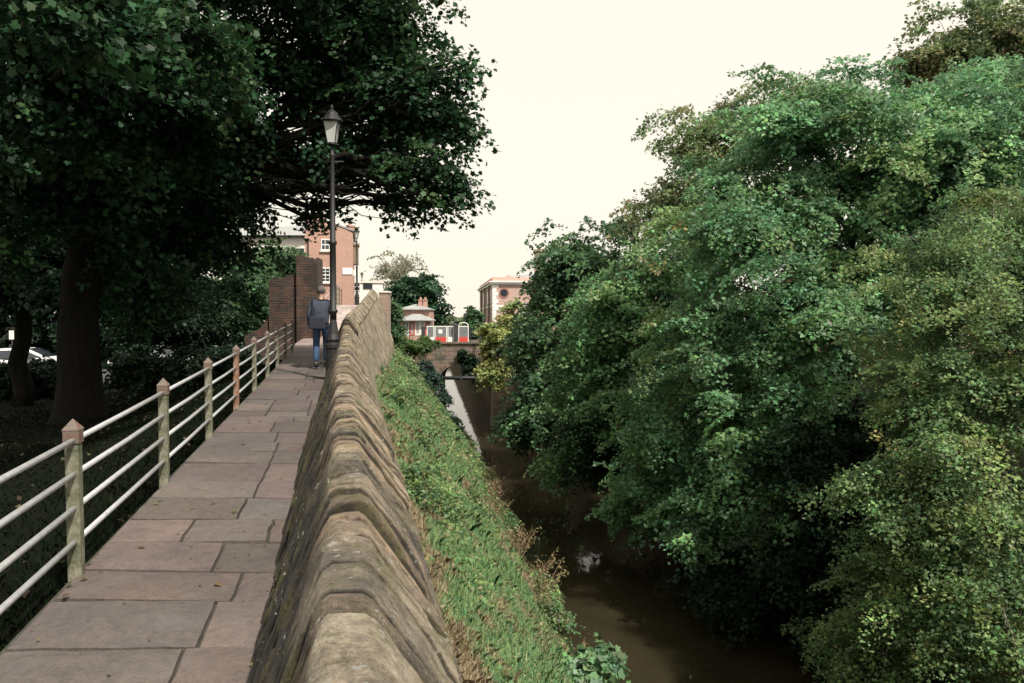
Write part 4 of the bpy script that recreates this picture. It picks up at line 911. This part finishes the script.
e = empty('traffic_pole', (bx(461), Yb+4, zd+.03), 'thin dark pole with a small signal head on the bridge', 'pole')
mb = MB(); mb.tube([(0, 0, 0), (0, 0, 1.9)], .03, 8); mb.build('pole', DARKMETAL, e); mb = MB(); mb.box(-.1, .1, -.08, .08, 1.9, 2.25, .02); mb.build('head', DARKMETAL, e)
# right retaining wall near the bridge
e = empty('canal_wall', (XWR(52), 52, WZ), 'sunlit stone retaining wall rising from the water right of the bridge', 'wall')
v = []; ysw = [-2+2*k for k in range(30)]
for y in ysw:
    tz = interp(y, [(-30, -3.0), (45, -2.6), (55, 0)]); v += [(XWR(y)-.12, y, WZ-.6), (XWR(y)-.04, y, tz+.12), (XWR(y)+.35, y, tz+.12), (XWR(y)+.35, y, WZ-.6)]
f = [(4*i+k, 4*i+k+1, 4*i+5+k, 4*i+4+k)[::-1] for i in range(len(ysw)-1) for k in range(3)]+[(4*len(ysw)-4, 4*len(ysw)-3, 4*len(ysw)-2, 4*len(ysw)-1)]
loc_parent(mesh_obj('facing', v, f, BRIDGESTONE), e)
# ------------------------------------------------------------------ pink brick building right of the bridge
Yq = 75; cx = at(492.5, 0, Yq).x; zq = lambda py: at(0, py, Yq).z; rz = math.atan2(.105, 1)
e = empty('pink_brick_building', (cx, Yq, 0), 'pink brick building with white quoins and a round window beyond the bridge', 'building', None, rz)
mb = MB(); mb.box(0, 12, 0, 20, -3, zq(284.5)); mb.build('wall', PINKBRICK, e)
mb = MB(); mb.box(-.18, 12.18, -.18, 20.18, zq(284.5)+.002, zq(282.5), .02); mb.box(-.35, 12.35, -.35, 20.35, zq(282.5)+.002, zq(281.2), .02); mb.build('cornice', WHITE, e)
mb = MB(); mb.box(-.02, 12.02, -.02, 20.02, zq(281.2)+.002, zq(277.2)); mb.build('parapet', simple('pink_render', (.62, .33, .27), .8), e)
mb = MB(); mb.box(-.03, .0+12.05, -.04, -.003, zq(307), zq(305.3)); mb.box(-.05, -.003, -.04, 20, zq(307), zq(305.3)); mb.build('string_band', WHITE, e)
mb = MB(); z = -2.8; k = 0
while z < zq(285)-.3:
    wq = .55 if k % 2 else .35; mb.box(-.03, wq, -.035, -.002, z, z+.33, .004); mb.box(-.035, -.002, -.03, .9-wq, z, z+.33, .004); z += .36; k += 1
mb.build('quoin', WHITE, e)
mb = MB(); xw = at(504, 0, Yq).x-cx; zc = zq(293)
mb.add([(xw+.5*math.cos(R(a)), -.05, zc+.5*math.sin(R(a))) for a in range(0, 360, 20)]+[(xw+.38*math.cos(R(a)), -.05, zc+.38*math.sin(R(a))) for a in range(0, 360, 20)], [(i, (i+1) % 18, 18+(i+1) % 18, 18+i) for i in range(18)]); rw = mb.build('round_window', simple('brick_ring', (.34, .15, .12), .8), e)
mb = MB(); mb.add([(xw+.4*math.cos(R(a)), -.03, zc+.4*math.sin(R(a))) for a in range(0, 360, 20)], [tuple(range(18))]); mb.build('pane', GLASS, rw)
for yy in (3, 9, 15): mb = MB(); mb.tube([(-.14, yy, -3), (-.14, yy, zq(284.5))], .07, 6); mb.build('downpipe', BLACK, e)
for yy in (1.7, 6, 12):
    mb = MB(); mb.box(-.06, -.003, yy-.5, yy+.5, zq(303), zq(290)); w0 = mb.build('window', WHITE, e); mb = MB(); mb.box(-.075, -.062, yy-.4, yy+.4, zq(302), zq(291)); mb.build('pane', glass_mat('pale_side_pane', (.3, .3, .3), .2), w0)
for xx in (3.2, 6.2, 9.2): window(e, xx, 0, zq(323), 1.2, 2.0, 2, 4)
mb = MB(); hip(mb, 1.0, 11, 2, 12, zq(277.2)+.1, zq(268)); mb.build('roof', PALESLATE, e)
mb = MB(); mb.box(1.5, 1.9, 1, 1.5, zq(277.2), zq(274.5)); mb.build('chimney', PINKBRICK, e)
# brick house with chimney in the right bank trees
Yk = 58; cx = at(530, 0, Yk).x; zk = lambda py: at(0, py, Yk).z
e = empty('chimneyed_house', (cx, Yk, 0), 'brick house almost hidden by the round tree, only its tall chimney showing', 'house')
mb = MB(); mb.box(0.5, 9, 0, 7, -.2, 4.2); mb.build('wall', HOUSEBRICK, e); mb = MB(); hip(mb, .3, 9.2, -.2, 7.2, 4.3, 6.0); rf = mb.build('roof', SLATE, e)
cc_ = at(540, 0, Yk).x-cx; mb = MB(); mb.box(cc_-.35, cc_+.35, 1.5, 2.1, 4.3, zk(250)); mb.box(cc_-.42, cc_+.42, 1.43, 2.17, zk(250)+.002, zk(247.5)); mb.build('chimney', PALEBRICK, rf)
window(e, 3, 0, 1, 1, 1.4, 2, 4); window(e, 6, 0, 1, 1, 1.4, 2, 4)
Yk = 37; cx = at(880, 0, Yk).x
e = empty('hidden_house', (cx, Yk, 0), 'orange brick house glimpsed through the gaps of the right bank trees', 'house')
mb = MB(); mb.box(-2, 9, 0, 7, -.3, 4.6); mb.build('wall', HOUSEBRICK, e); mb = MB(); hip(mb, -2.3, 9.3, -.3, 7.3, 4.7, 7.0); mb.build('roof', SLATE, e)
for xx in (.5, 3.6, 6.6): window(e, xx, 0, .7, 1.2, 1.6, 2, 4); window(e, xx, 0, 3.0, 1.2, 1.2, 2, 2)
# ------------------------------------------------------------------ parked cars
CARW = simple('white_car_paint', (.78, .78, .77), .25, 0, .03, 3, 0); CARS = simple('silver_car_paint', (.5, .52, .54), .25, .3, .03, 3, 0)
TYRE = simple('tyre', (.02, .02, .02), .9); RIM = simple('wheel_rim', (.45, .45, .46), .35, .7); HEADL = simple('headlight', (.8, .8, .78), .2, 0, .05)
def car(loc, rz, paint, label):
    e = empty('parked_car', loc, label, 'car', 'cars parked beyond the lawn', rz)
    prof_ = [(-2.1, .35), (-2.15, .6), (-2.05, .85), (-1.3, .98), (-.55, 1.40), (.75, 1.43), (1.55, 1.02), (2.0, .95), (2.1, .6), (2.05, .35)]
    def ring(s, inset): return [(x, s*( .86 - (inset if z > 1.0 else 0) - (.08 if abs(x) > 1.9 else 0)), z) for x, z in prof_]
    bm = bmesh.new(); A = [bm.verts.new(p) for p in ring(-1, .17)]; B = [bm.verts.new(p) for p in ring(1, .17)]
    bm.faces.new(A); bm.faces.new(B[::-1])
    for i in range(len(A)): bm.faces.new((A[i], B[i], B[(i+1) % len(A)], A[(i+1) % len(A)]))
    bmesh.ops.recalc_face_normals(bm, faces=bm.faces[:]); bmesh.ops.bevel(bm, geom=bm.edges[:], offset=.06, segments=3, affect='EDGES')
    me = bpy.data.meshes.new('body'); bm.to_mesh(me); bm.free(); me.materials.append(paint); o = bpy.data.objects.new('body', me); C.objects.link(o); o.parent = e
    for s in (-1, 1):
        mb = MB(); yo = .865*s
        v = [(-1.12, yo-.03*s, 1.0), (1.38, yo-.03*s, 1.02), (.68, yo-.13*s, 1.36), (-.5, yo-.13*s, 1.34)]; mb.add(v+[(p[0], p[1]-.02*s, p[2]) for p in v], [(0, 1, 2, 3), (7, 6, 5, 4), (0, 4, 5, 1), (1, 5, 6, 2), (2, 6, 7, 3), (3, 7, 4, 0)]); mb.build('side_window', GLASS, e)
        mb = MB(); mb.box(-2.15, -2.02, s*.6-.16, s*.6+.16, .62, .76, .03); mb.build('headlight', HEADL, e)
    for nm, v in (('windscreen', [(-1.22, -.62, 1.05), (-1.22, .62, 1.05), (-.6, .58, 1.42), (-.6, -.58, 1.42)]), ('rear_window', [(1.50, -.62, 1.08), (1.50, .62, 1.08), (.86, .58, 1.43), (.86, -.58, 1.43)])):
        mb = MB(); mb.add(v+[(p[0], p[1], p[2]-.03) for p in v], [(0, 1, 2, 3), (7, 6, 5, 4), (0, 4, 5, 1), (1, 5, 6, 2), (2, 6, 7, 3), (3, 7, 4, 0)]); mb.build(nm, GLASS, e)
    for x in (-1.3, 1.3):
        for s in (-1, 1):
            M_ = Matrix.Translation((x, s*.78, .32)) @ Matrix.Rotation(R(90), 4, 'X')
            wl_ = empty('wheel', (0, 0, 0), None, None); wl_.parent = e
            mb = MB(); mb.lathe([(.2, -.1), (.31, -.1), (.32, -.06), (.32, .06), (.31, .1), (.2, .1)], 20); mb.v = [M_ @ p for p in mb.v]; mb.build('tyre', TYRE, wl_, True)
            mb = MB(); mb.lathe([(.05, -.115), (.19, -.105), (.21, -.08), (.21, .08), (.19, .105), (.05, .115)], 12); mb.v = [M_ @ p for p in mb.v]; mb.build('rim', RIM, wl_)
    return e
a = at(12, 350, 33); car((a.x, 33, -.98), R(15), CARW, 'white car at the far left edge, partly behind the slim trunk')
a = at(152, 350, 37); car((a.x, 37, -.98), R(80), CARS, 'silver car in deep shade between the two tree masses')
a = at(206, 345, 36); car((a.x, 36, -.98), R(20), CARW, 'white car under the shrubs nearest the ruined brick wall')
pk = MB(); v = []
for x in range(-34, -9, 2): v += [(x, 31, -.985), (x, 41, -.985)]
o = mesh_obj('car_park', v, [(2*i, 2*i+2, 2*i+3, 2*i+1) for i in range(len(v)//2-1)], simple('car_park_asphalt', (.05, .05, .05), .9)); tag(o, kind='structure')
# white sign board by the left car
a = at(12, 335, 38); e = empty('sign_board', (a.x, 38, -1), 'small white sign board on a post above the white car at the left edge', 'sign')
mb = MB(); mb.tube([(0, 0, 0), (0, 0, a.z+1)], .03, 6); mb.build('pole', DARKMETAL, e); mb = MB(); mb.box(-.12, .12, -.05, -.03, a.z+1-.22, a.z+1+.22, .005); mb.build('board', WHITE, e)
# ------------------------------------------------------------------ the walking man
px_ = at(319, 0, 17.0).x
man = empty('person', (px_, 17.0, ZP(17.0)+.01), 'man seen from behind walking away along the path, grey-blue shirt, blue jeans', 'person', None, R(12))
def skin(name, verts, edges, rad, mat, parent, root=0, sub=2):
    me = bpy.data.meshes.new(name); me.from_pydata(verts, edges, []); o = bpy.data.objects.new(name, me); C.objects.link(o)
    md = o.modifiers.new('s', 'SKIN'); md.use_smooth_shade = True
    for i, r_ in enumerate(rad): me.skin_vertices[0].data[i].radius = (r_, r_) if not isinstance(r_, tuple) else r_
    me.skin_vertices[0].data[root].use_root = True
    s = o.modifiers.new('u', 'SUBSURF'); s.levels = sub; s.render_levels = sub
    bpy.context.view_layer.update(); dg = bpy.context.evaluated_depsgraph_get()
    nm = bpy.data.meshes.new_from_object(o.evaluated_get(dg)); o.modifiers.clear(); o.data = nm; nm.materials.clear(); nm.materials.append(mat)
    o.parent = parent; return o
SKIN = simple('skin', (.42, .26, .19), .6, 0, .08); SHIRT = simple('grey_blue_shirt', (.04, .05, .075), .9, 0, .2, 12)
JEAN = simple('blue_jeans', (.035, .07, .15), .9, 0, .25, 14); HAIR = simple('grey_hair', (.12, .11, .105), .9, 0, .3, 30); NAVY = simple('navy_bag', (.012, .015, .028), .8); SHOE = simple('dark_shoe', (.02, .02, .022), .6)
# joints: 0 pelvis .. y+ is the way he walks
J = {'pel': (0, 0, .98), 'bel': (0, .01, 1.12), 'che': (0, .0, 1.33), 'nec': (0, .02, 1.50), 'nk2': (0, .05, 1.58), 'hd': (0, .09, 1.68), 'hd2': (0, .08, 1.755),
     'lh': (-.10, 0, .93), 'lk': (-.11, .06, .52), 'la': (-.11, -.06, .12), 'lt': (-.12, .02, .045), 'lt2': (-.13, .12, .035),
     'rh': (.10, 0, .93), 'rk': (.10, .20, .55), 'ra': (.10, .24, .13), 'rt': (.11, .32, .05), 'rt2': (.12, .41, .04),
     'ls': (-.19, .0, 1.44), 'le': (-.26, -.05, 1.17), 'lw': (-.25, .08, .94), 'lp': (-.245, .11, .87),
     'rs': (.19, .0, 1.44), 're': (.26, -.08, 1.18), 'rw': (.25, .06, .95), 'rp': (.245, .09, .88)}
def sub_skin(name, keys, edges, rad, mat, **k):
    ix = {q: i for i, q in enumerate(keys)}
    return skin(name, [J[q] for q in keys], [(ix[a], ix[b_]) for a, b_ in edges], rad, mat, man, **k)
body = sub_skin('body', ['pel', 'bel', 'che', 'nec', 'nk2', 'hd', 'hd2', 'lh', 'lk', 'la', 'lt', 'lt2', 'rh', 'rk', 'ra', 'rt', 'rt2', 'ls', 'le', 'lw', 'lp', 'rs', 're', 'rw', 'rp'],
    [('pel', 'bel'), ('bel', 'che'), ('che', 'nec'), ('nec', 'nk2'), ('nk2', 'hd'), ('hd', 'hd2'), ('pel', 'lh'), ('lh', 'lk'), ('lk', 'la'), ('la', 'lt'), ('lt', 'lt2'), ('pel', 'rh'), ('rh', 'rk'), ('rk', 'ra'), ('ra', 'rt'), ('rt', 'rt2'),
     ('che', 'ls'), ('ls', 'le'), ('le', 'lw'), ('lw', 'lp'), ('che', 'rs'), ('rs', 're'), ('re', 'rw'), ('rw', 'rp')],
    [(.14, .10), (.11, .08), (.12, .07), .05, .052, (.085, .10), (.065, .08), .085, .052, .036, .036, .03, .085, .052, .036, .036, .03, .055, .038, .027, (.02, .035), .055, .038, .027, (.02, .035)], SKIN)
# fingers and thumbs joined into the body mesh; ears, nose too
bm = bmesh.new(); bm.from_mesh(body.data)
mb = MB()
for s in (-1, 1):
    w0 = Vector(J['lp'] if s < 0 else J['rp'])
    for k, (dy, ln) in enumerate(((-.028, .06), (-.010, .075), (.010, .08), (.028, .07))):
        p0 = w0+Vector((0, dy, -.015)); mb.tube([p0, p0+Vector((-.005*s, .004, -ln*.5)), p0+Vector((-.02*s, .012, -ln))], [.011, .0095, .007], 7)
    p0 = w0+Vector((-.01*s, .03, .02)); mb.tube([p0, p0+Vector((-.012*s, .03, -.03)), p0+Vector((-.018*s, .036, -.06))], [.013, .011, .008], 7)
    h = Vector(J['hd']); mb.tube([h+Vector((s*.083, -.01, -.03)), h+Vector((s*.098, -.015, 0)), h+Vector((s*.088, -.01, .03))], [.008, .016, .009], 7)
    mb.tube([h+Vector((s*.03, .097, .012)), h+Vector((s*.03, .105, .012))], [.013, .008], 8)
h = Vector(J['hd']); mb.tube([h+Vector((0, .09, .03)), h+Vector((0, .125, -.015)), h+Vector((0, .10, -.025))], [.01, .016, .01], 7); mb.tube([h+Vector((-.025, .092, -.055)), h+Vector((0, .1, -.055)), h+Vector((.025, .092, -.055))], [.004, .008, .004], 6)
vv = [bm.verts.new(p) for p in mb.v]
for q in mb.f: bm.faces.new([vv[i] for i in q])
bm.to_mesh(body.data); bm.free()
sub_skin('jeans', ['pel', 'bel', 'lh', 'lk', 'la', 'rh', 'rk', 'ra'], [('pel', 'bel'), ('pel', 'lh'), ('lh', 'lk'), ('lk', 'la'), ('pel', 'rh'), ('rh', 'rk'), ('rk', 'ra')], [(.165, .13), (.15, .12), .105, .078, .07, .105, .078, .07], JEAN)
sub_skin('shirt', ['bel', 'pel', 'che', 'nec', 'ls', 'le', 'lw', 'rs', 're', 'rw'], [('pel', 'bel'), ('bel', 'che'), ('che', 'nec'), ('che', 'ls'), ('ls', 'le'), ('le', 'lw'), ('che', 'rs'), ('rs', 're'), ('re', 'rw')],
         [(.18, .14), (.185, .145), (.21, .17), (.125, .115), .085, .062, .045, .085, .062, .045], SHIRT)
bm = bmesh.new(); bmesh.ops.create_uvsphere(bm, u_segments=20, v_segments=14, radius=1)
for v_ in bm.verts: v_.co = Vector((v_.co.x*.098, v_.co.y*.118-.012+.08, v_.co.z*.10+1.725))
bmesh.ops.delete(bm, geom=[v_ for v_ in bm.verts if v_.co.z < 1.66 or (v_.co.y > .15 and v_.co.z < 1.76)], context='VERTS')
me = bpy.data.meshes.new('hair'); bm.to_mesh(me); bm.free(); me.materials.append(HAIR); o = bpy.data.objects.new('hair', me); C.objects.link(o); o.parent = man
for k, q in (('l', ('la', 'lt', 'lt2')), ('r', ('ra', 'rt', 'rt2'))):
    mb = MB(); p = [Vector(J[x]) for x in q]; mb.tube([p[0]+Vector((0, -.05, -.07)), p[0]+Vector((0, 0, -.05)), p[1]+Vector((0, 0, .01)), p[2]+Vector((0, .03, 0))], [.045, .055, .05, .03], 10); mb.build('shoe', SHOE, man, True)
bag = tag(empty('shoulder_bag', man.location+Vector((-.05, -.02, 0)), 'dark navy shoulder bag slung across the walking man', 'bag', None, R(12)))
mb = MB(); mb.box(-.2, .15, -.27, -.155, .86, 1.14, .03); mb.build('pouch', NAVY, bag)
mb = MB(); mb.tube([(-.1, -.17, 1.1), (-.13, -.155, 1.3), (-.12, -.10, 1.49), (-.11, -.01, 1.545), (-.08, .10, 1.45), (.0, .16, 1.2), (.14, .1, 1.05), (.17, -.1, 1.02), (.12, -.18, 1.0)], .018, 6); mb.build('strap', NAVY, bag)
